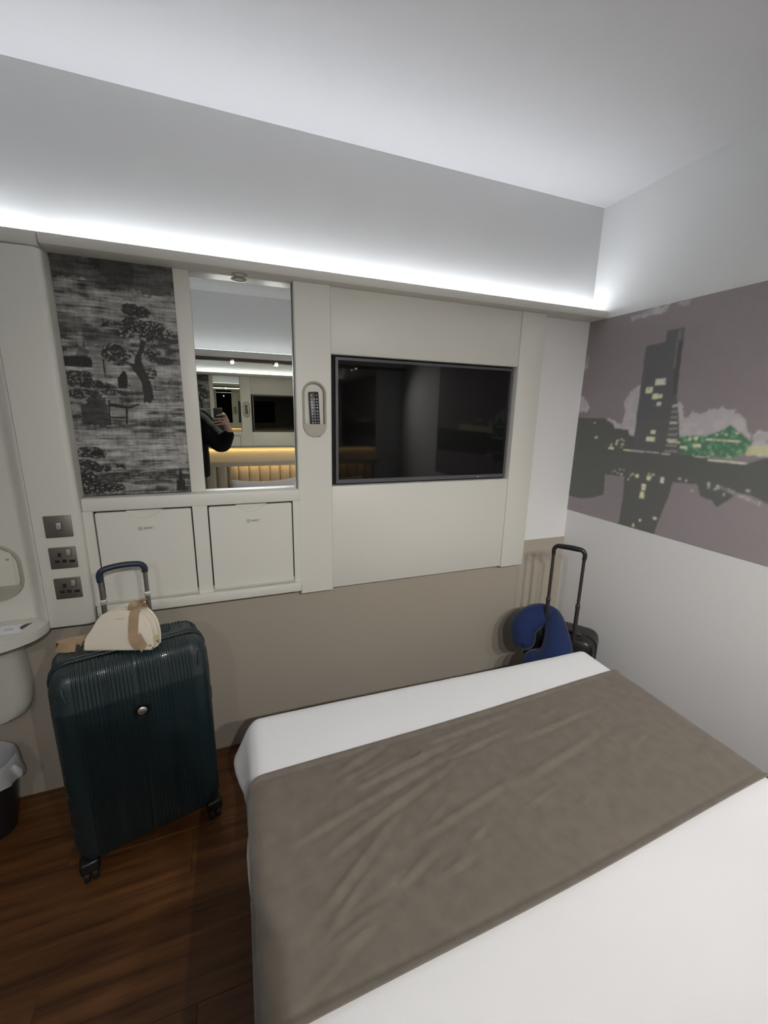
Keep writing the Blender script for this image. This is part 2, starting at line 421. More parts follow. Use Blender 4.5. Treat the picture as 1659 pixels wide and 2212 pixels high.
put(pip(AA, BB, [(-0.3, 55.3), (18.8, 55.0), (24.6, 52.2), (25.8, 50.1), (34.2, 49.7), (35.2, 46.3), (40.0, 46.4), (40.5, 36), (0.0, 36)]), C_BLK*.98)
TOW = [(36.8, 89.7), (38.5, 90.1), (46.7, 90.6), (46.8, 95.7), (55.0, 95.8), (55.1, 90.3), (55.6, 79.0), (56.4, 66.3), (59.0, 57.0), (61.4, 45.9), (63.0, 38.6), (38.6, 38.1), (37.7, 56.7), (37.3, 74.2)]
put(pip(AA, BB, TOW), C_TOW)
put(pip(AA, BB, [(52.6, 90.0), (55.1, 90), (55.6, 79), (56.4, 66.3), (54.6, 66), (53.2, 78)]), C_TOW*.8)
put(pip(AA, BB, [(52.0, 94.9), (53.8, 94.9), (53.9, 90.5), (52.2, 90.7)]), (0.10, 0.095, 0.095))
put(pip(AA, BB, [(52.0, 90.1), (52.9, 90.0), (53.5, 78.0), (52.6, 78.1)]), (0.10, 0.095, 0.095))
for k in range(9):                                   # balconies stepping down the tower's side
    b0 = 62-2.6*k; put(pip(AA, BB, [(55.2, b0), (57.6+k*.45, b0+.2), (57.7+k*.45, b0-.9), (55.2, b0-1.1)]), (0.135, 0.135, 0.125) if k % 3 else (0.26, 0.26, 0.2))
LIT = [(44.6, 74.0, 49.9, 71.2), (40.6, 70.4, 44.0, 67.6), (44.6, 67.2, 47.3, 64.8), (47.0, 67.1, 49.4, 65.2), (47.2, 63.4, 49.6, 61.7), (46.4, 49.9, 49.2, 48.1), (44.9, 46.8, 49.5, 44.8), (33.1, 39.7, 38.5, 38.9), (46.0, 39.8, 52.6, 39.2), (53.9, 39.8, 58.1, 39.1), (38.7, 39.8, 45.0, 39.0), (13.4, 45.4, 15.5, 43.9), (11.4, 52.8, 13.2, 52.1), (23.6, 40.0, 27.2, 39.1), (42.4, 27.9, 44.3, 26.0), (48.5, 27.7, 50.7, 25.7), (55.4, 28.0, 57.2, 25.2), (46.6, 23.5, 48.9, 20.1), (46.2, 19.5, 48.4, 16.1), (44.7, 2.2, 46.0, 0.5), (47.9, 5.4, 49.1, 4.0), (55.2, 8.3, 56.8, 7.1), (55.9, 45.5, 61.6, 44.8), (62.1, 43.7, 65.2, 42.4), (64.9, 47.4, 66.6, 46.2), (67.5, 48.1, 69.2, 47.0), (67.7, 45.1, 71.0, 43.5), (72.6, 47.4, 86.2, 46.8), (79.8, 50.0, 80.9, 49.3), (76.3, 49.8, 77.3, 49.1), (83.8, 50.7, 84.7, 49.9), (69.4, 39.6, 73.5, 39.2), (74.8, 38.8, 89.6, 38.3), (80.6, 28.4, 81.6, 26.9), (77.1, 29.1, 77.9, 26.2)]
for i, (a, b, c, d) in enumerate(LIT):
    mk = (jx > min(a, c)) & (jx < max(a, c)) & (BB < max(b, d)) & (BB > min(b, d))
    cc = (0.47, 0.48, 0.27) if i % 4 else (0.42, 0.43, 0.34)
    if i in (9, 10, 33, 34, 11, 12): cc = (0.26, 0.28, 0.29)
    put(mk, cc, .85); put(mk & (vnoise(AA*1.1, BB*1.1, 60+i) > .72), (0.2, 0.2, 0.14), .8)
for k in range(46):                                  # small lights of the quays and their glitter
    a = rng.uniform(24, 100); b = rng.choice([rng.uniform(39.8, 45), rng.uniform(24, 29)])
    if a < 62 and b > 39: a = rng.uniform(24, 33)
    mk = (np.abs(AA-a) < rng.uniform(.25, .8)) & (np.abs(BB-b) < rng.uniform(.25, .6)); put(mk, (0.33, 0.33, 0.26), .6)
for k in range(14):
    a = 82+k*1.15; mk = (np.abs(AA-a) < .28) & (np.abs(BB-(27.8-k*.32)) < .8); put(mk, (0.26, 0.25, 0.25), .7)
MUR = 2.45
me = sheet('mural', np.stack([AA.ravel(), BB.ravel()], 1), blur(np.clip(colr*MUR*(.95+.10*fbm(AA*1.2, BB*1.2, 77))[..., None], 0, .85), 2).reshape(-1, 3), lambda a, b: (-0.0022, -a/100, 1.11+b/100), 0, 'print_mural', grid_faces(len(GA), len(GB)))
# real thickness: a thin backing rim
mural = thing('wall_mural', 'grey printed mural of a night city tower and its reflection on the white wall', 'mural', (0, -0.9, 1.11))
link('print', me, 'print_mural', mural)
box('backing', (-0.002, -1.80, 1.11), (-0.0002, -0.0005, 2.183), 'paper_violet', mural, bev=0)

# ================================================================== LIGHT LEDGES
def ledge_profile(y0, y1, z0, z1, r=0.008):
    # front edge rounded a little, at y0 (front) ; y1 is the wall
    s = 1 if y0 < y1 else -1
    return [(y1, z0), (y1, z1), (y0+s*r, z1), (y0+s*r*.3, z1-r*.3), (y0, z1-r), (y0, z0+r*1.6), (y0+s*r*.5, z0+r*.5), (y0+s*r*1.6, z0)]
t = thing('light_ledge', 'long off-white ledge above mirror and television hiding a cool light strip', 'ledge', (-1.25, 0, 2.182))
prism('ledge_board', ledge_profile(-0.115, -0.0005, 2.182, 2.220), 'x', -2.4915, -0.0005, 'unit', t, smooth=40)
box('light_strip', (-2.47, -0.032, 2.2205), (-0.02, -0.018, 2.2235), 'led_cool', t, bev=0)
t = thing('light_ledge', 'short off-white ledge section above the washstand, left of the joint', 'ledge', (-3.0, 0, 2.172))
prism('ledge_board', ledge_profile(-0.118, -0.0005, 2.172, 2.219), 'x', RX0+.001, -2.494, 'unit', t, smooth=40)
box('light_strip', (RX0+.02, -0.032, 2.2195), (-2.50, -0.018, 2.2225), 'led_cool', t, bev=0)
dl = thing('downlight', 'small unlit round downlight under the ledge above the wall mirror', 'downlight', (-1.866, -0.055, 2.176))
lathe('bezel', [(0.016, 0.0008), (0.024, 0), (0.030, 0.0008), (0.031, 0.0022)], 'unit_grey', dl, 28, (-1.866, -0.058, 2.1796))
lathe('lens', [(0.002, 0), (0.015, 0.0003), (0.016, 0.002)], 'sticker', dl, 24, (-1.866, -0.058, 2.1798))

# ================================================================== WALL UNIT: post, printed panel, mirror, cabinet, television wall
UD = -0.004   # back plane of the units, a hair in front of the lower wall trim
def post_outline():
    # plan outline of the post: soft rounded right arris
    o = [(-2.640, UD), (-2.640, -0.1145)]
    for i in range(7): a = PI/2*i/6; o.append((-2.508+0.018*math.sin(a), -0.0975-0.018*math.cos(a)))
    o += [(-2.4905, -0.09), (-2.4905, UD)]
    return o
bm = bmesh.new(); prism_bm(bm, post_outline(), 'z', 0.823, 2.1715, 0.006, 2, 'both')
tag(link('wall_post', bm_mesh(bm), 'unit', None, smooth=35), 'off-white rounded wall post carrying the light switch and two sockets', 'post')

# printed toile panel
PA = np.linspace(0, 38.4, 230); PB = np.linspace(0, 85.7, 470); AA, BB = np.meshgrid(PA, PB, indexing='ij')
g = fbm(AA*.22, BB*.75, 101, 5)                        # horizontal weave-like bands
g2 = fbm(AA*.10, BB*2.3, 131, 4); g3 = fbm(AA*1.6, BB*.25, 151, 3)
L = 0.145+0.42*(g-.47)+0.36*(g2-.47)+0.14*(g3-.44)
blocks = vnoise(np.floor(AA/3.1)*1.37, np.floor(BB/1.7)*1.71, 161); L = L+(blocks-.5)*.05
bandc = lambda c, s, a: a*np.exp(-((BB-c)/s)**2)
L += bandc(71, 3.5, .07)+bandc(18, 5.5, .10)+bandc(48, 5, .06)+bandc(32, 3, .03)-bandc(60, 3, .05)-bandc(26, 2.2, .05)-bandc(7, 3, .07)
ln = (np.abs(((BB+.25*np.sin(AA*.4)) % 2.35)-1.1) < .14) & (((BB > 62) & (BB < 74)) | ((BB > 12) & (BB < 23))); L = np.where(ln, L*.62, L)
L = np.clip(.02+(L-.02)*1.45, .04, .55)
def dk(mask, v, a=1.0):
    global L
    L = np.where(mask, L*(1-a)+v*a, L)
ja = AA+(fbm(AA*.9, BB*.9, 171)-.47)*2.2; jb = BB+(fbm(AA*.9, BB*.9, 181)-.47)*2.2
dk(pip(ja, jb, [(13.5, 86.2), (26.0, 85.8), (39, 86), (39, 76.9), (30.3, 74.8), (25.1, 76.7), (16.6, 75.6), (8.9, 78.9), (-2, 77.8), (-2, 88), (9.9, 88), (9.6, 84.9)]), .040, .72)
dk(pip(ja, jb, [(10, 86), (26, 86), (25, 78), (17, 78), (14, 82)]), .025, .6)
dk(pip(ja, jb, [(7.7, 61.3), (17.6, 61.8), (22.8, 60.0), (20.1, 58.1), (8.2, 56.3), (6.5, 59.0)]), .055, .6)
dk(pip(ja, jb, [(-2, 66), (8, 65), (10, 61), (-2, 60)]), .06, .45)
dk(pip(AA, BB, [(8, 56), (14, 57), (13, 42), (9, 43)]), .20, .55)
def leafy(cx, cy, rx, ry, seed, dark=.022, light=.25, dens=.60, solid=.5):
    e = ((AA-cx)/rx)**2+((BB-cy)/ry)**2; edge = fbm(AA*1.3, BB*1.3, seed)
    mk = e < .55+1.15*edge
    n = vnoise(AA*1.7, BB*2.1, seed+50)
    dk(mk, dark, .93); dk(mk & (n > dens+.14) & (e < .9), light, .8)
for i, c in enumerate([(3.6, 45.4, 5.0, 1.6), (4.6, 42.7, 6.5, 1.7), (9.4, 41.9, 5.0, 1.2), (4.1, 38.6, 6.0, 1.6), (13.9, 39.6, 3.6, 1.2)]): leafy(*c, 200+i, light=.22, dens=.52)
for i, c in enumerate([(3.7, 17.1, 4.4, 2.0), (6.4, 16.0, 2.8, 1.4), (1.9, 12.1, 4.2, 2.2), (6.9, 10.6, 3.2, 1.4), (1.6, 7.0, 3.6, 2.8), (2.5, 2.9, 6.0, 2.4), (9.8, 2.9, 4.2, 1.8)]): leafy(*c, 230+i, light=.30, dens=.60)
for i, c in enumerate([(11.8, 7.0, 6.0, 1.2), (25.6, 7.6, 6.0, 1.2), (31, 28.5, 5.0, 1.0), (22, 4.5, 5, .8)]): leafy(*c, 250+i, dark=.05, light=.13, dens=.45)
dk(pip(ja, BB, [(-0.4, 51.9), (7.7, 52.4), (9.1, 49.6), (8.4, 48.3), (-0.3, 48.4)]), .022)
dk(pip(ja, jb, [(5, 57.5), (7.2, 57.5), (7.9, 52), (4, 52)]), .055, .7)
dk(pip(ja, jb, [(6.8, 38.1), (11.2, 37.6), (11.9, 34.1), (11.7, 26.9), (9.4, 26.9), (3.2, 27.2), (2.9, 33.2)]), .035, .88)
dk(pip(AA, BB, [(20.0, 45.5), (23, 46), (24.3, 40), (20.3, 41.2)]), .21, .8)
for q in ([(17.6, 46.7), (18.5, 47.9), (19.4, 46.8), (19.6, 43.9), (19.0, 41.1), (16.1, 41.3), (16.1, 44.7)], [(12.4, 35.7), (18.9, 34.6), (22.5, 35.7), (22.5, 35.0), (18.8, 33.6), (12.2, 34.4)], [(11.8, 30.7), (18.2, 30.6), (18.1, 30.1), (11.7, 30.0)], [(17.8, 34.2), (18.5, 34.2), (17.9, 27.7), (17.1, 27.7)], [(12.2, 36.7), (12.8, 36.7), (12.0, 27.3), (11.5, 27.3)], [(12.0, 51.7), (12.6, 51.4), (12.4, 44.8), (12.1, 44.8)],
          [(12.0, 62.1), (13.7, 64.3), (16.2, 65.3), (16.8, 65.9), (15.2, 64.1), (15.4, 63.2), (13.3, 63.0)], [(11.0, 13.1), (12.9, 12.0), (14.4, 12.1), (15.8, 9.9), (13.4, 11.1), (11.9, 10.5), (12.3, 11.5)],
          [(32.8, 0.6), (33.3, 6.3), (33.7, 4.8), (34.3, 8.1), (35.1, 10.6), (35.5, 7.7), (35.8, 4.7), (36.4, 6.2), (36.3, 0.6)]):
    dk(pip(AA, BB, q), .020)
dk(pip(AA, BB, [(12.9, 34.0), (17.6, 33.2), (17.4, 31.2), (12.8, 31.3)]), .25, .8); dk(pip(AA, BB, [(12.6, 38), (16, 38.2), (16, 36.2), (12.8, 36.6)]), .20, .8)
TR = [(25.5, 60.9), (27.6, 60.3), (26.2, 56), (25.2, 53.8), (24.9, 51.8), (25.6, 49.1), (26.6, 45.2), (27.3, 43.9), (27.7, 40.4), (27.9, 38.2), (26.4, 35.6), (25.2, 36.6), (24.1, 35.7), (24.4, 39.3), (24.2, 43.5), (23.2, 46.0), (21.3, 49.1), (20.0, 50.9), (22.2, 50.4), (23.0, 53.4), (24.5, 55.8)]
dk(pip(AA+(fbm(AA*2, BB*2, 190)-.47)*.7, BB, TR), .030)
for i, c in enumerate([(23.2, 69.6, 3.4, 2.3), (26.7, 69.0, 3.2, 2.2), (23.8, 64.6, 4.6, 2.6), (29.9, 63.8, 4.4, 2.8), (33.8, 62.1, 3.0, 2.6), (20.5, 61.1, 3.2, 1.8), (28.0, 60.4, 3.2, 2.2), (15.9, 55.2, 3.6, 2.3), (17.3, 51.4, 3.6, 2.2), (20.6, 53.9, 2.4, 1.8), (13.7, 53.5, 2.0, 2.0), (28.6, 53.8, 2.6, 2.6), (32.9, 52.0, 3.4, 1.5), (27.7, 47.0, 2.4, 2.2)]):
    leafy(c[0], c[1], c[2]*.88, c[3]*.88, 300+i, light=.33, dens=.75 if i in (0, 1, 12) else .56)
# vase-like ornament of the backdrop
for (cx, cy) in ((6.0, 22.0), (19.3, 22.0), (32.9, 21.9), (32.8, 45.5), (32.9, 40.3), (19.2, 14.8), (32.9, 14.6), (5.5, 71.2), (19.0, 72.7), (32.9, 72.2)):
    e = np.abs(AA-cx)*.8+np.abs(BB-cy); dk(e < 1.9, .34, .35); dk((e > 1.7) & (e < 2.0) & (AA+BB > cx+cy-.6), .06, .4)
for s in (-1, 1):
    for (cx, cy, rx, ry) in ((32.9+s*2.6, 43.6, 1.9, 2.4), (32.9+s*2.4, 37.6, 1.7, 1.8)):
        e = ((AA-cx)/rx)**2+((BB-cy)/ry)**2; dk(e < 1, .11, .4); dk((e > .85) & (e < 1.1) & (BB > cy-.4), .06, .4)
for (cx, cy, rx, ry, v) in ((19.4, 31.0, 1.0, 1.4, .30), (32.9, 31.2, 1.0, .7, .30), (32.6, 54.9, .9, .9, .34), (5.7, 57, .9, 1.6, .28), (18.5, 70.1, 2.2, .6, .27), (5.4, 70.0, 2.4, .7, .27)):
    dk(((AA-cx)/rx)**2+((BB-cy)/ry)**2 < 1, v, .75)
L = np.clip(L+(fbm(AA*3.2, BB*3.2, 400, 3)-.44)*.07, .018, .6)
colp = np.stack([L*1.0, L*.985, L*.93], -1)
me = sheet('toile', np.stack([AA.ravel(), BB.ravel()], 1), blur(colp, 1).reshape(-1, 3), lambda a, b: (-2.490+a/100, -0.0302, 1.3255+b/100), 0, 'print_panel', grid_faces(len(PA), len(PB)))
tp = thing('toile_panel', 'dark monochrome toile panel printed with a leafy tree, birds and fence', 'wall panel', (-2.3, -0.016, 1.325))
box('board', (-2.4900, -0.030, 1.3232), (-2.1062, UD, 2.1818), 'black_plastic', tp, bev=0)
link('print', me, 'print_panel', tp)
tag(box('upright_strip', (-2.1060, -0.034, 1.3232), (-2.050, UD, 2.1818), 'unit', bev=0.002), 'narrow off-white upright strip between the toile panel and the mirror', 'strip')
wm = thing('wall_mirror', 'tall rectangular wall mirror beside the toile panel reflecting the bed head', 'mirror', (-1.86, -0.015, 1.3232))
box('mirror_glass', (-2.0495, -0.0242, 1.3232), (-1.6625, -0.020, 2.1818), 'mirror_glass', wm, bev=0)
box('backing', (-2.0495, -0.0198, 1.3232), (-1.6625, UD, 2.1818), 'unit_grey', wm, bev=0)
box('edge_strip', (-1.6652, -0.0275, 1.3232), (-1.6625, -0.0243, 2.1818), 'mirror_edge', wm, bev=0.0008)

# cabinet with two drop-down flaps
cab = thing('flap_cabinet', 'off-white wall cabinet with two drop-down flaps below toile panel and mirror', 'cabinet', (-2.075, -0.04, 0.842))
FY = -0.085
DO = [(-2.456, -2.105), (-2.0475, -1.6915)]; DZ0, DZ1 = 0.892, 1.2705
bm = bmesh.new()
box_bm(bm, (-2.4902, FY, 1.2705), (-1.6605, UD, 1.3230), 0.006, 3)         # top rail, soft top arris
for a, b in ((-2.4902, DO[0][0]), (DO[0][1], DO[1][0]), (DO[1][1], -1.6605)): box_bm(bm, (a, FY, 0.880), (b, UD, 1.2720))
box_bm(bm, (-2.4902, FY+.012, 0.8425), (-1.6605, UD, 0.8925))
link('carcass', bm_mesh(bm), 'unit', cab, smooth=35)
box('cavity', (-2.4560, FY+.016, 0.8925), (-1.6915, FY+.020, 1.2705), 'cavity', cab, bev=0)
box('bottom_rail', (-2.4830, -0.107, 0.842), (-1.6660, FY+.012, 0.8835), 'unit', cab, bev=0.003)
for i, (a, b) in enumerate(DO):
    G = 0.0055; x0, x1, z0, z1 = a+G, b-G, DZ0+.0015, DZ1-G; cx = (a+b)/2+(-0.001); hw, dp = 0.062, 0.031
    # flap front with a scooped finger notch in the top edge
    top = []
    for k in range(17):
        s = -1+2*k/16; top.append((cx-hw*s, z1-dp*math.cos(s*PI/2)**0.85 if abs(s) < 1 else z1))
    pts = [(x0, z0), (x1, z0), (x1, z1-.004), (x1-.004, z1)]+[p for p in top]+[(x0+.004, z1), (x0, z1-.004)]
    d = prism('flap', pts, 'y', FY-.001, FY+.014, 'unit', cab, bev=0.0012, seg=1, which='a')
    prism('finger_scoop', [(cx+hw*1.05*math.cos(PI+PI*k/12), z1+.002+(dp+.004)*math.sin(PI+PI*k/12)) for k in range(13)], 'y', FY+.0085, FY+.0135, 'sticker', d)
    sx, sz = (-2.302, 1.192) if i == 0 else (-1.886, 1.194)
    st = prism('sticker', rrect(sx+.0235, sz, .034, .010, .006, 4), 'y', FY-.0014, FY-.0009, 'sticker', d)
    oc = circle(sx, sz, .0073, 20); ic = circle(sx, sz, .0058, 20)
    # same part level: printed marks joined on the sticker face
    bm = bmesh.new()
    n = 20
    A_ = [bm.verts.new((p[0], FY-.0016, p[1])) for p in oc]; B_ = [bm.verts.new((p[0], FY-.0016, p[1])) for p in ic]
    for k in range(n): bm.faces.new((A_[k], A_[(k+1) % n], B_[(k+1) % n], B_[k]))
    for (a0, b0, a1, b1) in ((sx-.0008, sz-.004, sx+.0010, sz+.004), (sx-.003, sz+.0008, sx-.0008, sz+.0018), (sx+.0115, sz+.0012, sx+.0445, sz+.0034), (sx+.0125, sz-.0028, sx+.0425, sz-.0016)):
        bm.faces.new([bm.verts.new((p[0], FY-.0016, p[1])) for p in ((a0, b0), (a1, b0), (a1, b1), (a0, b1))])
    link('sticker_print', bm_mesh(bm), 'ink', d)
    for xx in (a+.0012, b-.0052): box('hinge_pin', (xx, FY+.002, DZ0+.001), (xx+.004, FY+.010, DZ0+.018), 'unit_grey', d, bev=0.0005)

# television wall: two uprights, header panel, lower panel
tw = thing('television_surround', 'off-white wall panelling with two uprights framing the television recess', 'wall panel', (-1.0, -0.03, 0.808))
PY = -0.065
CAPS_X, CAPS_Z, CAPS_HW, CAPS_HH = -1.5805, 1.674, 0.0535, 0.121
# left upright pierced by the capsule-shaped remote pocket
caps = rrect(CAPS_X, CAPS_Z, CAPS_HW-.004, CAPS_HH-.004, CAPS_HW-.004, 10)
bm = bmesh.new()
ux0, ux1, uz0, uz1 = -1.6598, -1.5035, 0.8085, 2.1818
def frame_face(bm, outer, inner, y):
    """rect (ccw from right-top corner) to capsule, matching quadrants"""
    n = len(inner)//4; corners = [(outer[1], outer[3]), (outer[0], outer[3]), (outer[0], outer[2]), (outer[1], outer[2])]
    iv = [bm.verts.new((p[0], y, p[1])) for p in inner]; ov = [bm.verts.new((p[0], y, p[1])) for p in corners]
    for k in range(4):
        for i in range(n-1): bm.faces.new((ov[k], iv[k*n+i], iv[k*n+i+1]))
        bm.faces.new((ov[k], iv[k*n+n-1], iv[(k*n+n) % (4*n)], ov[(k+1) % 4]))
    return iv, ov
iv, ov = frame_face(bm, (ux0+.003, ux1-.003, uz0+.003, uz1), caps, PY)
ib = [bm.verts.new((v.co.x, PY+.03, v.co.z)) for v in iv]
for i in range(len(iv)): bm.faces.new((iv[i], iv[(i+1) % len(iv)], ib[(i+1) % len(iv)], ib[i]))
bm.faces.new(ib)
o2 = [bm.verts.new(p) for p in ((ux1, PY+.003, uz1), (ux0, PY+.003, uz1), (ux0, PY+.003, uz0), (ux1, PY+.003, uz0))]
o3 = [bm.verts.new((v.co.x, UD, v.co.z)) for v in o2]
for k in range(4):
    bm.faces.new((ov[k], ov[(k+1) % 4], o2[(k+1) % 4], o2[k])); bm.faces.new((o2[k], o2[(k+1) % 4], o3[(k+1) % 4], o3[k]))
bm.faces.new(o3)
link('upright', bm_mesh(bm), 'unit', tw, smooth=20)
box('upright', (-0.5110, PY, 0.8105), (-0.3585, UD, 2.1818), 'unit', tw, bev=0.004)
QY = -0.0585
box('header_panel', (-1.5030, QY, 1.9125), (-0.5115, UD, 2.1818), 'unit', tw, bev=0.003)
box('lower_panel', (-1.5030, QY, 0.8170), (-0.5115, UD, 1.3260), 'unit', tw, bev=0.003)
box('recess_back', (-1.5030, UD-.003, 1.3265), (-0.5115, UD, 1.9120), 'cavity', tw, bev=0)
# remote pocket rim, tray and pouch
rp = thing('remote_pocket', 'capsule-shaped greige remote pocket set into the upright left of the television', 'holder', (CAPS_X, PY, CAPS_Z-CAPS_HH))
def cap_pts(d, n=10): return rrect(CAPS_X, CAPS_Z, CAPS_HW-d, CAPS_HH-d, CAPS_HW-d, n)
bm = bmesh.new()
rings = [(0.0, PY), (0.001, PY-.004), (0.004, PY-.0055), (0.008, PY-.0045), (0.011, PY+.002), (0.0125, PY+.016)]
rows = [[bm.verts.new((p[0], y_, p[1])) for p in cap_pts(d_)] for d_, y_ in rings]
for a, b in zip(rows, rows[1:]):
    for i in range(len(a)): bm.faces.new((a[i], a[(i+1) % len(a)], b[(i+1) % len(a)], b[i]))
link('rim', bm_mesh(bm), 'unit_grey', rp, smooth=60)
prism('tray', cap_pts(.0118), 'y', PY+.016, PY+.020, 'unit', rp)
zl = CAPS_Z-0.062
low = [p for p in cap_pts(.003, 14) if p[1] < zl]
low = sorted(low, key=lambda p: math.atan2(p[1]-zl, p[0]-CAPS_X)); low = [(CAPS_X-(CAPS_HW-.003), zl)]+low+[(CAPS_X+(CAPS_HW-.003), zl)]
prism('pouch', low, 'y', PY-.0075, PY-.001, 'unit_grey', rp, bev=0.002, which='a')
# remote control standing in the pouch
rc = thing('remote_control', 'black remote control with white keys and a red power key in wall pocket', 'remote', (-1.577, PY+.004, 1.585))
rc.rotation_euler = (0, math.radians(-2.4), 0)
box('body', (-.0215, -.0095, -.030), (.0215, .0095, .165), 'black_plastic', rc, bev=0.005, world=False)
bm0 = bmesh.new(); box_bm(bm0, (-.0036, -.0012, -.0026), (.0036, .0012, .0026), .0008, 1); keym = bm_mesh(bm0, 'key'); keym.materials.append(MATS['paper'])
keyr = keym.copy(); keyr.materials.clear(); keyr.materials.append(MATS['red_led']); 
mr = mat('key_red', (0.75, 0.22, 0.18), 0.5); keyr.materials.clear(); keyr.materials.append(mr)
for r_ in range(11):
    for c_ in (-1, 0, 1):
        if r_ == 0 and c_ == 0: continue
        o = bpy.data.objects.new('key', keyr if (r_ == 0 and c_ == -1) else keym); COL.objects.link(o); o.parent = rc
        zz = .150-.0122*r_-(.004 if r_ else 0)-(.003 if r_ > 4 else 0)
        o.location = (c_*.0118, -.0097, zz); s = 1.35 if (r_ == 0 and c_ == -1) else rng.uniform(.55, .85); o.scale = (s, 1, s)

# television
tv = thing('television', 'black flat-screen television with thin grey bezel recessed in the wall panelling', 'television', (-0.99, -0.02, 1.333))
TX0, TX1, TZ0, TZ1, TY = -1.4760, -0.5150, 1.3330, 1.9055, -0.031
bz = 0.0125
outer = [(TX1, TZ1), (TX0, TZ1), (TX0, TZ0), (TX1, TZ0)]; inner = [(TX1-bz, TZ1-bz), (TX0+bz, TZ1-bz), (TX0+bz, TZ0+.019), (TX1-bz, TZ0+.019)]
ring_prism('bezel', outer, inner, 'y', TY, -.012, 'tv_bezel', tv)
box('screen', (TX0+bz, TY+.003, TZ0+.019), (TX1-bz, TY+.012, TZ1-bz), 'tv_screen', tv, bev=0)
box('back_cover', (TX0+.004, -.0118, TZ0+.004), (TX1-.004, -.0075, TZ1-.004), 'black_plastic', tv, bev=0)
box('standby_light', (-.690, TY-.0006, TZ0+.006), (-.684, TY+.001, TZ0+.0085), 'red_led', tv, bev=0)

# switch and sockets on the post
def plate(name, label, x0, z0, x1, z1):
    t = thing(name, label, 'switch' if 'switch' in name else 'socket', ((x0+x1)/2, -0.1155, z0), group=None)
    prism('plate', rrect((x0+x1)/2, (z0+z1)/2, (x1-x0)/2, (z1-z0)/2, .003, 3), 'y', -0.1195, -0.1152, 'steel', t, bev=0.0008, which='a')
    return t
t = plate('light_switch', 'square brushed-steel light switch plate, topmost on the post', -2.604, 1.188, -2.518, 1.272)
box('rocker_surround', (-2.568, -0.1201, 1.2155), (-2.549, -0.1190, 1.2455), 'ink', t, bev=0.0006)
box('rocker', (-2.5665, -0.1230, 1.2185), (-2.5515, -0.1198, 1.2445), 'steel_key', t, bev=0.0015)
for nm, z0 in (('upper', 1.065), ('lower', 0.942)):
    t = plate('power_socket', 'square brushed-steel power socket, ' + ('just below the light switch' if nm == 'upper' else 'lowest plate on the post above the suitcase'), -2.604, z0, -2.518, z0+.0845)
    z = z0
    box('earth_slot', (-2.577, -0.1200, z+.046), (-2.5660, -0.1190, z+.062), 'cavity', t, bev=0)
    box('live_slot', (-2.5885, -0.1200, z+.0235), (-2.574, -0.1190, z+.0345), 'cavity', t, bev=0)
    box('live_slot', (-2.5660, -0.1200, z+.0235), (-2.552, -0.1190, z+.0355), 'cavity', t, bev=0)
    us = box('usb_port', (-2.5430, -0.1200, z+.0220), (-2.525, -0.1190, z+.0325), 'cavity', t, bev=0)
    box('rocker_surround', (-2.5500, -0.1201, z+.0475), (-2.5325, -0.1190, z+.076), 'ink', t, bev=0.0005)
    box('rocker', (-2.5485, -0.1228, z+.0505), (-2.535, -0.1198, z+.0745), 'steel_key', t, bev=0.0012)

# ================================================================== WASHSTAND CORNER (left edge of the picture)
# moulded splash panel curving out to meet the post
n = 14; V = []; prof = []
prof.append((RX0+.02, -0.070))
prof.append((-2.70, -0.070))
for i in range(n+1):
    s = i/n; prof.append((-2.70+.058*s, -0.070-0.042*(s*s*(3-2*s))))
outl = prof+[(-2.6405, UD), (RX0+.02, UD)]
bm = bmesh.new(); prism_bm(bm, outl, 'z', 0.8585, 2.1710)
tag(link('splash_panel', bm_mesh(bm), 'unit', None, smooth=35), 'moulded off-white splash panel curving into the post above the washstand', 'wall panel')
# oval pocket in the splash panel
np_ = thing('leaflet_pocket', 'oval moulded pocket in the splash panel at the left edge', 'holder', (-2.80, -0.072, 0.96))
NX, NZ, NW, NH = -2.812, 1.055, 0.104, 0.112
def npts(d, k=8): return rrect(NX, NZ, NW-d, NH-d, .085-d, k)
bm = bmesh.new()
rows = [[bm.verts.new((p[0], y_, p[1])) for p in npts(d_)] for d_, y_ in ((0, -.0702), (.002, -.0745), (.006, -.076), (.010, -.0745), (.0145, -.0712))]
for a, b in zip(rows, rows[1:]):
    for i in range(len(a)): bm.faces.new((a[i], a[(i+1) % len(a)], b[(i+1) % len(a)], b[i]))
link('rim', bm_mesh(bm), 'unit_grey', np_, smooth=60)
zl = NZ-.052
low = [p for p in npts(.003, 12) if p[1] < zl]; low = sorted(low, key=lambda p: math.atan2(p[1]-zl, p[0]-NX)); low = [(NX-(NW-.003), zl)]+low+[(NX+(NW-.003), zl)]
prism('pouch', low, 'y', -.0840, -.0760, 'unit_grey', np_, bev=0.002, which='a')
lf = thing('leaflet', 'pale leaflet with a small green mark standing in the oval pocket', 'leaflet', (NX, -.0735, .98))
box('sheet', (NX-.085, -.0745, .985), (NX+.078, -.0730, 1.135), 'unit', lf, bev=0)
prism('green_mark', circle(-2.748, 1.105, .006, 14, .0035), 'y', -.0752, -.0744, 'green_mark', lf)
# counter
plan = spline([(-2.6415, -0.1145), (-2.6435, -0.150), (-2.668, -0.205), (-2.735, -0.258), (-2.86, -0.300), (-3.02, -0.318), (-3.20, -0.30), (-3.36, -0.235), (-3.43, -0.15), (-3.44, -0.075)], 6)
plan = [(p[0], p[1]) for p in plan]+[(-3.44, -0.012), (-2.6415, -0.012)]
bm = bmesh.new(); prism_bm(bm, plan, 'z', 0.823, 0.8580, 0.011, 4, 'both')
ws = thing('washstand', 'off-white washstand with curved counter and rounded pedestal at the left edge', 'washstand', (-3.0, -0.15, 0.40))
link('counter', bm_mesh(bm), 'unit', ws, smooth=50)
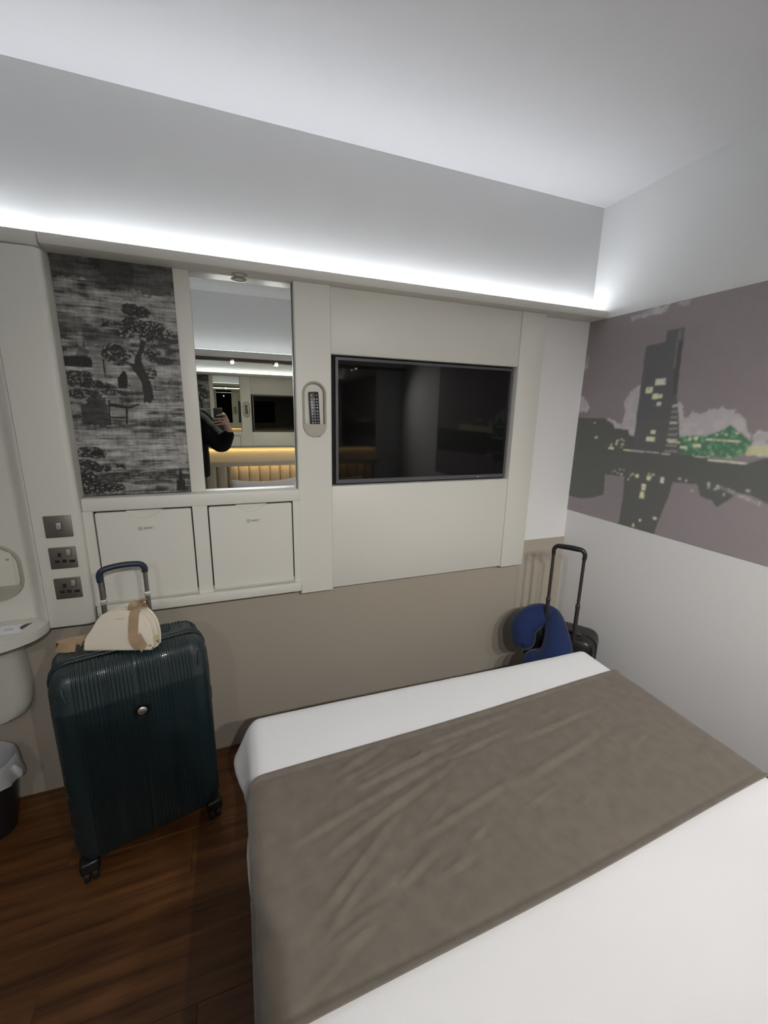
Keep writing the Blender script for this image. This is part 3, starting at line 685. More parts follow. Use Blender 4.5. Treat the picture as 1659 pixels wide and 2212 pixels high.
# pedestal: rounded shroud under the counter, open to the left
def ped(z, w_):
    return [(-2.768-w_, -0.008), (-2.762-w_, -0.05), (-2.772-w_, -0.080), (-2.792-w_, -0.096), (-2.81-w_, -0.101), (-2.93, -0.104), (-2.93, -0.008)]
zs = [(0.8225, 0.012), (0.66, 0.004), (0.56, 0.0), (0.49, 0.006), (0.455, 0.020), (0.440, 0.046), (0.436, 0.08)]
V = []; F = []
for z_, w_ in zs:
    for p in ped(z_, w_): V.append((p[0], p[1], z_))
k = 7
for i in range(len(zs)-1):
    for j in range(k): F.append((i*k+j, i*k+(j+1) % k, (i+1)*k+(j+1) % k, (i+1)*k+j))
F.append(tuple(range(k))); F.append(tuple(range((len(zs)-1)*k, len(zs)*k))[::-1])
o = pydata('pedestal', V, F, 'unit', ws, smooth=40)
box('pipe_recess', (-3.30, -0.05, 0.42), (-2.932, -0.006, 0.82), 'black_plastic', ws, bev=0.004)
bx0 = -2.955
V = []; F = []
# key-card folder on the counter
kc = thing('card_folder', 'white card folder with a dark violet corner lying on the washstand counter', 'card', (-2.77, -0.15, 0.858))
cp = [(-2.690, -0.119), (-2.712, -0.187), (-2.86, -0.187), (-2.86, -0.115)]
prism('folder', cp, 'z', 0.8583, 0.8597, 'paper', kc)
arc = [(-2.690, -0.119), (-2.7065, -0.168)]+[(-2.7065-.012*math.sin(PI*i/8)-.004*i/8, -.168+.048*i/8) for i in range(1, 9)]
prism('dark_corner', arc, 'z', 0.8597, 0.8601, 'paper_violet', kc)
bm = bmesh.new()
for (a, b, c, d) in ((-2.80, -.178, -2.792, -.150), (-2.790, -.176, -2.784, -.146), (-2.765, -.160, -2.735, -.156), (-2.765, -.148, -2.742, -.144)):
    bm.faces.new([bm.verts.new((p[0], p[1], .8599)) for p in ((a, b), (c, b), (c, d), (a, d))])
link('printed_lines', bm_mesh(bm), 'ink_light', kc)
# waste bin with liner
BX, BY, BZ = -2.925, -0.150, 0.305
wb = thing('waste_bin', 'small dark waste bin lined with a translucent plastic bag under washstand', 'bin', (BX, BY, 0))
lathe('bin_body', [(0.070, 0.0), (0.073, 0.004), (0.108, BZ-.006), (0.110, BZ), (0.107, BZ), (0.071, 0.01), (0.001, 0.008)], 'bin_dark', wb, 36, (BX, BY, 0.0))
N = 48; prof = [(0.086, -0.12, .2), (0.099, -0.02, .3), (0.104, 0.010, .5), (0.108, 0.020, .8), (0.114, 0.012, 1), (0.1175, -0.020, 1.5), (0.120, -0.055, 2.4), (0.1235, -0.075, 3.6)]
V = []; F = []
for (r_, z_, wv) in prof:
    for k in range(N):
        a = 2*PI*k/N; rr = r_+.0016*wv*(math.sin(a*9+1)+.6*math.sin(a*17+z_*30)); zz = BZ+z_+.003*wv*math.sin(a*5+.5)+(-.02 if wv > 2 else 0)*math.sin(a*3)
        V.append((BX+rr*math.cos(a), BY+rr*math.sin(a), zz))
for i in range(len(prof)-1):
    for k in range(N): F.append((i*N+k, i*N+(k+1) % N, (i+1)*N+(k+1) % N, (i+1)*N+k))
pydata('bin_liner', V, F, 'bin_liner', wb, smooth=80)
kn = [Vector((BX+.116, BY-.03, BZ-.012)), Vector((BX+.128, BY-.034, BZ-.030)), Vector((BX+.131, BY-.036, BZ-.044))]
pp, rr = capped(kn, [.012, .015, .011]); tube('liner_knot', pp, rr, 'bin_liner', wb, 10)

# ================================================================== BED
BRZ = math.radians(-1.6)
bed = thing('bed', 'wide double bed with white bedding standing before the padded bed head', 'bed', (-1.195, -1.565, 0), BRZ)
bw, bl = 1.50, 1.94           # mattress
box('bed_base', (-bw/2+.03, -bl/2+.01, 0.09), (bw/2-.03, bl/2-.03, 0.27), 'bed_base', bed, bev=0.012, world=False)
for sx in (-1, 1):
    for sy in (-1, 1):
        x_, y_ = sx*(bw/2-.12), sy*(bl/2-.14)
        lathe('leg', [(.018, 0), (.022, .004), (.028, .092)], 'black_plastic', bed, 16, (x_, y_, 0), world=False)
X, F, N_ = rbox_data((bw, bl, .25), .05, (24, 30, 5)); X = X+np.array((0, 0, .395))
pydata('mattress', X, F, 'linen_white', bed, world=False, smooth=60)
# duvet: rounded sheet over mattress, soft folds on the sides
TOPZ = 0.575
dw, dl_, dh = 1.555, 1.98, 0.27
X, F, N_ = rbox_data((dw, dl_, dh), (.036, .036, .045), (70, 90, 14))
X = X+np.array((0, 0.005, TOPZ-dh/2))
h_ = X.copy()
side = np.clip((TOPZ-.03-X[:, 2])/.12, 0, 1)
foot = np.clip((X[:, 1]-dl_/2+.25)/.25, 0, 1)
wr = (fbm(X[:, 0]*5+40, X[:, 2]*1.2+X[:, 1]*5+40, 501)-.47)
X[:, :2] += N_[:, :2]*(side*(.020*np.sin(X[:, 0]*13+X[:, 1]*11)+.03*wr))[:, None]
X[:, 2] += (N_[:, 2] > .5)*((fbm(X[:, 0]*2.2+30, X[:, 1]*2.2+30, 511)-.47)*.014)
fl_ = np.clip((X[:, 1]-.50)/.30, 0, 1)*np.clip((TOPZ-.01-X[:, 2])/.14, 0, 1)*(1-.55*np.clip((TOPZ-.17-X[:, 2])/.10, 0, 1))*(X[:, 0] < -.6)
X[:, 0] -= .045*fl_
keep = [f for f in F if not all(X[i, 2] < TOPZ-dh+.012 and N_[i, 2] < -.9 for i in f)]
pydata('duvet', X, keep, 'linen_white', bed, world=False, smooth=80)
# folded duvet corner at the foot, left
# runner of brown velvet across the foot third, hanging down both sides
rw0, rw1 = 0.1650, 0.7430    # local y range
path = []
hx, rz_ = dw/2+.012, .048
zb = 0.17
for z_ in np.linspace(zb, TOPZ-.044, 14): path.append((-hx-.004, z_, -1, 0))
for i in range(1, 9): a = PI/2*i/8; path.append((-hx+rz_-rz_*math.cos(a), TOPZ-.038+rz_*math.sin(a), -math.cos(a), math.sin(a)))
for x_ in np.linspace(-hx+rz_, hx-rz_, 110)[1:-1]: path.append((x_, TOPZ+.010, 0, 1))
for i in range(0, 9): a = PI/2*(1-i/8); path.append((hx-rz_+rz_*math.cos(a), TOPZ-.038+rz_*math.sin(a), math.cos(a), math.sin(a)))
for z_ in np.linspace(TOPZ-.044, zb, 14)[1:]: path.append((hx+.004, z_, 1, 0))
path = np.array(path); nv = 96; ys = np.linspace(rw0, rw1, nv)
PXg, YY = np.meshgrid(np.arange(len(path)), ys, indexing='ij'); bx_ = path[:, 0][:, None]+0*YY; bz_ = path[:, 1][:, None]+0*YY; nx_ = path[:, 2][:, None]+0*YY; nz_ = path[:, 3][:, None]+0*YY
arc = np.concatenate([[0], np.cumsum(np.hypot(np.diff(path[:, 0]), np.diff(path[:, 1])))]); S = arc[:, None]+0*YY
def crease(s0, y0, s1, y1, w_, h):
    """soft ridge along a segment in (arc length, y)"""
    dx, dy = s1-s0, y1-y0; Lq = dx*dx+dy*dy
    tt = np.clip(((S-s0)*dx+(YY-y0)*dy)/Lq, 0, 1)
    dd = np.hypot(S-s0-tt*dx, YY-y0-tt*dy); side_ = ((S-s0)*dy-(YY-y0)*dx)/math.sqrt(Lq)
    return h*(np.exp(-(dd/w_)**2)-.55*np.exp(-((side_-w_*1.5)/w_)**2)*(dd < w_*4))*np.sin(PI*np.clip(tt, .02, .98))**.5
s00 = float(arc[22])      # arc length at the left top edge
H = np.zeros_like(S)
for (a, b, c, d, w_, h) in ((.20, .67, .42, .75, .014, .011), (.25, .60, .62, .66, .012, .012), (.36, .74, .52, .60, .010, .009), (.22, .54, .50, .60, .013, .010), (.52, .68, .86, .70, .012, .008),
                            (.12, .44, .52, .57, .013, .011), (.09, .33, .30, .46, .012, .010), (.10, .29, .22, .38, .010, .009), (.55, .60, .80, .63, .010, .007), (.06, .50, .22, .54, .011, .007), (.62, .75, .95, .77, .011, .006),
                            (.70, .44, 1.10, .50, .016, .006), (.35, .40, .70, .46, .014, .006), (.85, .58, 1.20, .60, .013, .005), (.08, .24, .2, .27, .010, .007), (.28, .70, .36, .77, .008, .006)):
    H += crease(s00+a, b, s00+c, d, w_*.78, h*.95)
cr_ = random.Random(31)
for k in range(34):
    a, b = cr_.uniform(.02, 1.25), cr_.uniform(.20, .72); an = math.radians(cr_.uniform(8, 42)); ll = cr_.uniform(.05, .20)
    H += crease(s00+a, b, s00+a+ll*math.cos(an), b+ll*math.sin(an), cr_.uniform(.006, .011), cr_.uniform(.0015, .0042)*(1.3 if a < .7 else .7))
H = H*1.0+(fbm(S*7+9, YY*7+9, 521)-.47)*.008
edge = np.minimum(YY-rw0, rw1-YY)
hem = .0045*np.exp(-((edge-.004)/.008)**2)-.0035*np.exp(-((edge-.020)/.0035)**2)
H = H*np.clip(edge/.03, 0, 1)*np.clip(nz_*1.2, .15, 1)+hem
ywav = .004*np.sin(S*9)*0
Xr = np.stack([bx_+nx_*H, YY+.004*np.sin(S*4.2)+bx_*.059, bz_+nz_*H], -1).reshape(-1, 3)
nu = len(path); Fr = grid_faces(nu, nv)
nn = Xr.shape[0]; under = Xr.copy().reshape(nu, nv, 3); under[..., 0] -= nx_*.006; under[..., 2] -= nz_*.006
Vr = np.concatenate([Xr, under.reshape(-1, 3)]); Fu = [tuple(i+nn for i in f[::-1]) for f in Fr]; rim = []
for i in range(nu-1):
    rim.append((i*nv, i*nv+nn, (i+1)*nv+nn, (i+1)*nv)); rim.append((i*nv+nv-1, (i+1)*nv+nv-1, (i+1)*nv+nv-1+nn, i*nv+nv-1+nn))
for j in range(nv-1):
    rim.append((j, j+1, j+1+nn, j+nn)); q = (nu-1)*nv; rim.append((q+j, q+j+nn, q+j+1+nn, q+j+1))
rn = pydata('bed_runner', Vr, Fr+Fu+rim, 'runner_velvet', None, world=False, smooth=80)
rn.location = (-1.195, -1.565, 0); rn.rotation_euler = (0, 0, BRZ)
tag(rn, 'brown velvet bed runner draped across the foot of the white bed', 'bed runner')
# pillows standing against the bed head
def pillow(cx, label):
    o = thing('pillow', label, 'pillow', (cx, -2.425, 0.548), BRZ)
    o.rotation_euler = (math.radians(10), 0, BRZ)
    a, b = np.meshgrid(np.linspace(-1, 1, 41), np.linspace(-1, 1, 29), indexing='ij')
    r = 1-np.maximum(np.abs(a), np.abs(b))**3.2; prof_ = .075*np.clip(r, 0, 1)**.55
    pinch = 1-.07*(1-np.abs(a)**2*1.0)*np.abs(b)**3; wv = (fbm(a*3+9, b*3+9, 540+int(cx*10))-.47)*.02*np.clip(r*2, 0, 1)
    xx = a*.335*(1-.05*(1-b*b)*np.abs(a)**3); zz = (b*.5+.5)*.45*pinch
    fr = np.stack([xx, -prof_-wv*0-.0, zz], -1).reshape(-1, 3); bk = np.stack([xx, prof_+wv, zz], -1).reshape(-1, 3)
    nn = fr.shape[0]; Fg = grid_faces(41, 29); V = np.concatenate([fr, bk]); F2 = [f[::-1] for f in Fg]+[tuple(i+nn for i in f) for f in Fg]
    bmx = bmesh.new(); me = bpy.data.meshes.new('p'); me.from_pydata([tuple(map(float, v)) for v in V], [], F2); bmx.from_mesh(me)
    bmesh.ops.remove_doubles(bmx, verts=bmx.verts, dist=.0008)
    link('cushion', bm_mesh(bmx), 'linen_white', o, world=False, smooth=80)
    e = []
    for t_ in np.linspace(0, 2*PI, 60, endpoint=False):
        c_, s_ = math.cos(t_), math.sin(t_); q = max(abs(c_), abs(s_)); aa, bb_ = c_/q, s_/q
        e.append((aa*.337*(1-.05*(1-bb_*bb_)*abs(aa)**3), 0, (bb_*.5+.5)*.45*(1-.07*(1-aa*aa)*abs(bb_)**3)))
    tube('piping', e, .003, 'linen_white', o, 6, world=False, closed=True)
    return o
pillow(-1.585, 'white pillow propped against the bed head, seen in the wall mirror')
pillow(-0.875, 'white pillow propped against the bed head on the far side by the mural wall')

# ================================================================== BED HEAD WALL (seen in the mirror)
HX0, HX1 = -2.46, -0.33
hb = thing('headboard', 'cream padded bed head with vertical channels under a curved padded roll', 'headboard', ((HX0+HX1)/2, RY0+.05, 0.0))
cw = 0.1045; x = -2.043-4*cw+.0; k = 0
while x < HX1-.01:
    a, b = max(x, HX0), min(x+cw, HX1)
    if b-a > .02:
        V = []; F = []; ns = 10
        for i in range(ns+1):
            s = i/ns; xx = a+(b-a)*s; dpt = .028*(1-(2*s-1)**4)**.6
            for zz in (0.20, 1.128): V.append((xx, -2.632+dpt, zz))
            for zz in (0.20, 1.128): V.append((xx, RY0+.001, zz))
        for i in range(ns):
            q = i*4; F += [(q, q+4, q+5, q+1), (q+1, q+5, q+7, q+3), (q+2, q+3, q+7, q+6), (q, q+2, q+6, q+4)]
        F += [(0, 1, 3, 2), (ns*4, ns*4+2, ns*4+3, ns*4+1)]
        pydata('channel', V, F, 'headboard', hb, smooth=60)
    x += cw
# padded roll above: concave cove rising to the mirror
pr = [(RY0+.001, 1.130), (-2.5560, 1.130), (-2.5560, 1.114), (-2.5510, 1.113), (-2.5485, 1.117), (-2.5480, 1.140)]
for i in range(13):
    s = i/12; pr.append((-2.550-.106*s-.008*math.sin(s*PI), 1.150+.126*s-.006*math.sin(s*PI)))
pr += [(RY0+.001, 1.276)]
prism('roll', pr, 'x', HX0, HX1, 'headboard', hb, smooth=50)
box('light_strip', (HX0+.02, -2.643, 1.2950), (HX1-.02, -2.634, 1.2975), 'led_warm', hb, bev=0)
box('light_strip', (-1.88, -2.568, 1.1262), (HX1-.10, -2.558, 1.1292), 'led_warm_fill', hb, bev=0)  # added fill strip under the roll, warms the channels below it
mm = thing('bed_head_mirror', 'wide tinted mirror panel above the bed head, seen in the wall mirror', 'mirror', ((HX0+HX1)/2, RY0+.01, 1.286))
prism('added_strip_lip', [(-2.6765, 1.298), (-2.6765, 1.303), (-2.627, 1.303), (-2.627, 1.291), (-2.631, 1.291), (-2.631, 1.298)], 'x', HX0, HX1, 'headboard', mm)  # lip added to carry and hide the warm strip that lights the roll
box('mirror_glass', (HX0, -2.676, 1.298), (HX1, -2.6725, 2.128), 'mirror_tint', mm, bev=0)
box('backing', (HX0, RY0+.001, 1.289), (HX1, -2.6762, 2.128), 'unit_grey', mm, bev=0)
lt = thing('light_ledge', 'off-white ledge over the bed head with cool light strip and brown lip', 'ledge', (-1.8, RY0, 2.14))
prism('ledge_board', ledge_profile(-2.572, RY0+.0005, 2.150, 2.215), 'x', RX0+.001, -0.0005, 'unit', lt, smooth=40)
box('brown_lip', (RX0+.02, -2.581, 2.137), (-0.02, RY0+.001, 2.1495), 'brown_lip', lt, bev=0.003)
box('light_strip', (RX0+.05, -2.618, 2.2155), (-1.15, -2.604, 2.2185), 'led_bed', lt, bev=0)
for i, (dx, lb) in enumerate(((-1.833, 'left of the two small lit downlights reflected in the wall mirror'), (-1.419, 'right of the two small lit downlights reflected in the wall mirror'), (-1.005, 'assumed unseen downlight over the bed head, nearer the mural wall'), (-0.591, 'assumed unseen downlight over the bed head nearest the mural wall'), (-2.661, 'added unseen downlight under the ledge beyond the bed head, above the open floor'))):  # last three are unseen additions that brighten the right wall and the left end
    d = thing('downlight', lb, 'downlight', (dx, -2.592, 2.12), group='downlights over the bed head')
    lathe('housing', [(.010, 0), (.015, .001), (.017, .010), (.017, .0175)], 'chrome', d, 20, (dx, -2.592, 2.1195))
    lathe('lens', [(.0005, -.003), (.006, -.0025), (.0098, 0), (.0098, .004)], 'lamp_lens', d, 20, (dx, -2.592, 2.1188))
    ld = bpy.data.lights.new('downlight_beam', 'SPOT'); ld.energy = SPOT_W*(.3 if i == 4 else 1.06); ld.spot_size = math.radians(94); ld.spot_blend = 1.0; ld.color = (1.0, .975, .94); ld.shadow_soft_size = .014
    lo = bpy.data.objects.new('downlight_beam', ld); COL.objects.link(lo); lo.parent = d; lo.location = (0, 0.012, -.008); lo.rotation_euler = (math.radians(57), 0, math.radians((-4, -12, -36, -46, 6)[i]))

# ================================================================== GREEN SUITCASE
CR = math.atan2(.253, .9675)
sc_ = thing('suitcase', 'large dark teal ribbed hard-shell suitcase with silver badge on the wood floor', 'suitcase', (-2.333, -0.330, 0), CR)
W, D_, Z0, Z1 = 0.490, 0.265, 0.062, 0.822
H_ = Z1-Z0
X, F, Nn = rbox_data((W, D_, H_), (.062, .058, .062), (190, 14, 150))
# ribs run up the front and back, and round over the top
xx = X[:, 0]; rib = .0017*np.clip(np.cos(xx*2*PI/.0118)*2.2, -1, 1)
flat_ = (np.abs(xx) < W/2-.058).astype(float)*np.clip(np.abs(Nn[:, 1])*1.6, 0, 1)
top_ = (np.abs(xx) < W/2-.058)*np.clip((Nn[:, 2]-.3)*2, 0, 1)*(np.abs(X[:, 1]) > .022)
wt = np.maximum(flat_, top_)
sd = np.clip((np.abs(Nn[:, 0])-.75)*6, 0, 1); ribs = .0020*np.clip(np.cos(X[:, 2]*2*PI/.0135)*2.0, -1, 1)*sd*(np.abs(X[:, 1]) > .03)
ctr = np.exp(-(xx/.006)**2)
X = X+Nn*((rib*wt)*(1-ctr)+ribs)[:, None]
X = X-Nn*((.004*ctr*flat_))[:, None]
# front panel slightly dished between raised shoulders
shd = np.clip((W/2-.048-np.abs(xx))/.012, 0, 1)*np.clip((H_/2-.040-np.abs(X[:, 2]))/.014, 0, 1)*np.clip(np.abs(Nn[:, 1])*3-1.6, 0, 1)
X[:, 1] -= np.sign(X[:, 1])*.0065*shd
tl_ = np.clip((X[:, 2]-(H_/2-.135))/.10, 0, 1)*(X[:, 1] < -.05)
X[:, 1] += .026*tl_
X[:, 2] += Z0+H_/2
yc = X[:, 1].copy()
cent = np.array([np.mean(yc[list(f)]) for f in F])
fr_ = [f for f, c in zip(F, cent) if c < -.010]; bk_ = [f for f, c in zip(F, cent) if c > -.010]
def sub(Xs, fs):
    used_ = sorted({i for f in fs for i in f}); mp_ = {u: i for i, u in enumerate(used_)}
    return Xs[used_], [tuple(mp_[i] for i in f) for f in fs]
V, F2 = sub(X, fr_); pydata('front_shell', V, F2, 'case_green', sc_, world=False, smooth=55)
V, F2 = sub(X, bk_); pydata('back_shell', V, F2, 'case_green', sc_, world=False, smooth=55)
# zip band around the case, two beads
def band(y_, off, r_, name, m):
    rr = rrect(0, Z0+H_/2, W/2+off, H_/2+off, .062+off, 10)
    tube(name, [(p[0], y_, p[1]) for p in rr], r_, m, sc_, 8, world=False, closed=True)
band(-.022, -.0005, .0045, 'zip_bead', 'case_green'); band(.002, -.0005, .0045, 'zip_bead', 'case_green')
band(-.010, -.003, .0052, 'zip_tape', 'case_green_dark')
# shoulders of the front panel: raised corner bars
for sx in (-1, 1):
    tube('corner_bar', spline([(sx*.208, -.104, Z1-.045), (sx*.2055, -.115, Z1-.070), (sx*.199, -.122, Z1-.096)], 5), [.0035]*11, 'case_green', sc_, 8, world=False)
# badge
lathe('badge_ring', [(.0225, -.0030), (.0245, -.0062), (.0270, -.0062), (.0290, -.0015), (.0290, .004)], 'black_plastic', sc_, 36, (0.004, -.1265, .620), world=False, axis='y')
lathe('badge', [(.0002, -.0070), (.0130, -.0066), (.0150, -.0050), (.0152, .003)], 'chrome', sc_, 32, (0.004, -.1265, .620), world=False, axis='y')
lathe('badge_seat', [(.0002, -.0030), (.0228, -.0030), (.0228, .002)], 'black_plastic', sc_, 32, (0.004, -.1265, .620), world=False, axis='y')
# side buttons (lock), carry handle
box('lock', (.246, -.03, .50), (.258, .012, .56), 'black_plastic', sc_, bev=.003, world=False)
tube('carry_handle', spline([(.06, .040, Z1-.002), (.055, .040, Z1+.012), (0, .040, Z1+.016), (-.055, .040, Z1+.012), (-.06, .040, Z1-.002)], 6), .009, 'case_green_dark', sc_, 10, world=False)
box('handle_plate', (.075, .028, Z1-.004), (.135, .088, Z1+.004), 'case_green_dark', sc_, bev=.002, world=False)
# telescopic handle
hy = .095; hl, hr, hz = -.064, .080, 1.085
for hx_, nm in ((hl, 'handle_tube'), (hr, 'handle_tube')):
    ht = tube(nm, [(hx_, hy, Z1-.05), (hx_, hy, .975)], .0088, 'tube_metal', sc_, 14, world=False, flat=.75, up=(0, 1, 0))
    tube('inner_tube', [(hx_, hy, .974), (hx_, hy, 1.062)], .0078, 'tube_metal', ht, 14, world=False, flat=.75, up=(0, 1, 0))
    box('tube_clip', (hx_-.0098, hy-.0085, .955), (hx_+.0098, hy+.0085, .975), 'chrome', ht, bev=.001, world=False)
gp = spline([(hl, hy, 1.045), (hl, hy, 1.072), (hl+.012, hy, 1.088), (hl+.04, hy, 1.094), ((hl+hr)/2, hy, 1.096), (hr-.04, hy, 1.094), (hr-.012, hy, 1.088), (hr, hy, 1.072), (hr, hy, 1.055)], 6)
tube('grip', gp, .0108, 'grip_navy', sc_, 14, world=False)
# four twin spinner wheels
for sx in (-1, 1):
    for sy in (-1, 1):
        x_, y_ = sx*(W/2-.032), sy*(D_/2-.024)
        wh = box('wheel_housing', (x_-.030, y_-.026, .045), (x_+.030, y_+.026, .092), 'black_plastic', sc_, bev=.010, seg=3, world=False)
        for q in (-1, 1):
            lathe('wheel', [(.006, -.009), (.022, -.009), (.0255, -.006), (.0255, .006), (.022, .009), (.006, .009)], 'rubber', wh, 24, (x_+q*.0125, y_, .0258), world=False, axis='x')

# ================================================================== CREAM CROSSBODY BAG ON THE GREEN SUITCASE
bagr = math.radians(-17)
bg = thing('crossbody_bag', 'cream leather half-moon crossbody bag with tan strap on the teal suitcase', 'handbag', (-2.350, -0.358, Z1+.002), bagr)
bg.rotation_euler = (math.radians(-10), 0, bagr)
BWd, BH, BT = .116, .143, .034
out = [(-BWd, .004), (-BWd+.004, 0), (BWd-.004, 0), (BWd, .004)]
arcp = spline([(BWd, .004), (BWd-.001, .05), (BWd-.014, .098), (BWd-.045, .135), (BWd-.085, BH), (.0, BH+.001), (-.03, BH-.004), (-.062, BH-.026), (-.088, BH-.068), (-.108, .045), (-BWd, .004)], 6)
pts = [(-BWd, .004), (-BWd+.004, 0), (BWd-.004, 0)]+[(float(p[0]), float(p[1])) for p in arcp[:-1]]
bm = bmesh.new(); prism_bm(bm, pts, 'y', -BT, BT, .010, 4, 'both')
bgb = link('bag_body', bm_mesh(bm), 'cream_leather', bg, world=False, smooth=50)
edge_path = [(float(p[0]), 0, float(p[1])) for p in arcp]
cen = Vector((0, 0, .06))
ep = [Vector(p)+(Vector(p)-cen).normalized()*.0010 for p in edge_path]
tube('zip', ep, .0028, 'cream_edge', bgb, 6, world=False)
for s in (-1, 1):
    # piping where front and back panels meet the gusset
    tube('piping', [Vector((p.x*.985, s*(BT-.003), .003+p.z*.985)) for p in ep], .0022, 'cream_leather', bgb, 6, world=False)
# strap: comes over the top and hangs down the front on the right
sp = spline([(.060, .030, BH-.004), (.060, .000, BH+.020), (.060, -.022, BH+.014), (.060, -.040, BH-.012), (.058, -.0412, .105), (.056, -.0415, .070), (.064, -.050, .040), (.078, -.044, .012)], 5)
ribbon('strap', sp, (1, 0.0, 0.05), .032, .0022, 'tan_strap', bg, world=False, label='tan webbing strap')
sp = spline([(.050, -.030, BH+.004), (.056, -.040, BH+.022), (.070, -.030, BH+.036), (.082, -.010, BH+.030)], 5)
ribbon('strap_fold', sp, (.9, .3, .25), .026, .002, 'tan_strap', bg, world=False)
V = [(.060, -.047, .052), (.083, -.050, .068), (.104, -.045, .026), (.084, -.042, .002)]
prism('strap_tab', [(.060, .054), (.083, .068), (.105, .026), (.085, .000)], 'y', -.0485, -.0450, 'tan_strap', bg, bev=.0008, seg=1, world=False)
# left end: ring, clasp and the strap lying on the case
def ring(name, c, r_, rt, nrm, m):
    nrm = Vector(nrm).normalized(); u = nrm.orthogonal().normalized(); v = nrm.cross(u)
    tube(name, [Vector(c)+u*(r_*math.cos(2*PI*i/18))+v*(r_*math.sin(2*PI*i/18)) for i in range(18)], rt, m, bg, 8, world=False, closed=True)
ring('ring', (-.126, -.006, .022), .0095, .0018, (.2, 1, .3), 'gold'); ring('ring', (-.142, -.010, .016), .0095, .0020, (.5, .6, .6), 'gold')
ring('ring', (.121, -.006, .034), .012, .002, (1, .25, .2), 'gold'); ring('ring', (.112, -.034, .014), .008, .0018, (.3, 1, .4), 'gold')
ribbon('side_loop', spline([(-.112, 0, .045), (-.119, 0, .035), (-.124, -.004, .024), (-.120, -.006, .016), (-.113, -.004, .012)], 5), (0, 1, 0), .016, .0025, 'cream_leather', bg, world=False)
ribbon('strap', spline([(-.135, .030, .026), (-.165, .026, .022), (-.205, .018, .016), (-.232, .012, .008), (-.225, .000, .004), (-.19, -.012, .006), (-.155, -.014, .010)], 5), (.15, .4, 1), .030, .0022, 'tan_strap', bg, world=False, label='tan webbing strap')
bmx = Matrix.Translation((.012, -BT-.0004, BH-.026)) @ Matrix.Rotation(PI/2, 4, 'X')
# stamped lettering, too faint to read: a row of tiny strokes
bm = bmesh.new(); lx = -.006
for wd in (.006, .005, .006, .004, .006):
    for (a, b, c, d) in ((0, 0, .0012, .006), (wd*.6, 0, wd*.6+.0012, .006), (0, .0048, wd*.6, .006)):
        bm.faces.new([bm.verts.new((lx+p[0], -BT-.0005, BH-.030+p[1])) for p in ((a, b), (c, b), (c, d), (a, d))])
    lx += wd*1.15
link('stamped_letters', bm_mesh(bm), 'print_grey', bgb, world=False)

# ================================================================== BLACK CABIN CASE IN THE CORNER
ca = math.atan2(-.835, .55)
cc = thing('cabin_suitcase', 'black soft cabin suitcase with raised handle in the corner behind the bed', 'suitcase', (-0.250, -0.320, 0), ca)
W2, D2, ZA, ZB = .36, .20, .045, .525
X, F, Nn = rbox_data((W2, D2, ZB-ZA), (.055, .045, .055), (14, 8, 18)); X[:, 2] += (ZA+ZB)/2
pydata('case_body', X, F, 'case_black', cc, world=False, smooth=60)
for y_ in (-D2/2+.004, -D2/2+.050):
    rr = rrect(0, (ZA+ZB)/2, W2/2-.010 if y_ < -.09 else W2/2+.001, (ZB-ZA)/2-.010 if y_ < -.09 else (ZB-ZA)/2+.001, .05, 8); tube('piping', [(p[0], y_+.012, p[1]) for p in rr], .0045, 'rubber', cc, 8, world=False, closed=True)
X, F, Nn = rbox_data((.22, .03, .30), (.03, .012, .03), (6, 3, 8)); X += np.array((.0, -D2/2-.004, .27)); pydata('front_pocket', X, F, 'case_black', cc, world=False, smooth=60)
tube('carry_handle', spline([(.115, -.04, ZB-.022), (.105, -.055, ZB+.002), (.075, -.06, ZB+.010), (.045, -.055, ZB+.002), (.04, -.04, ZB-.01)], 5), .006, 'tube_dark', cc, 8, world=False)
h2y = -D2/2+.012; h2 = .075
for s in (-1, 1):
    ht = tube('handle_tube', [(s*h2, h2y, ZB-.10), (s*h2, h2y, .70)], .0105, 'tube_dark', cc, 12, world=False)
    tube('inner_tube', [(s*h2, h2y, .70), (s*h2, h2y, .975)], .0082, 'tube_dark', ht, 12, world=False)
    lathe('collar', [(.011, 0), (.0118, .004), (.0118, .02), (.009, .024)], 'tube_dark', ht, 14, (s*h2, h2y, .685), world=False)
gp = spline([(-h2, h2y, .955), (-h2, h2y, .985), (-h2+.014, h2y, 1.003), (-h2+.04, h2y, 1.006), (0, h2y, 1.007), (h2-.04, h2y, 1.006), (h2-.014, h2y, 1.003), (h2, h2y, .985), (h2, h2y, .955)], 6)
tube('grip', gp, [.0105+.0035*math.exp(-((i-len(gp)/2)/12)**2) for i in range(len(gp))], 'black_plastic', cc, 12, world=False)
for sx in (-1, 1):
    for sy in (-1, 1):
        x_, y_ = sx*(W2/2-.05), sy*(D2/2-.04)
        wh = box('wheel_housing', (x_-.024, y_-.02, .036), (x_+.024, y_+.02, .072), 'black_plastic', cc, bev=.006, world=False)
        lathe('wheel', [(.005, -.012), (.019, -.012), (.0215, -.009), (.0215, .009), (.019, .012), (.005, .012)], 'rubber', wh, 20, (x_, y_, .0218), world=False, axis='x')
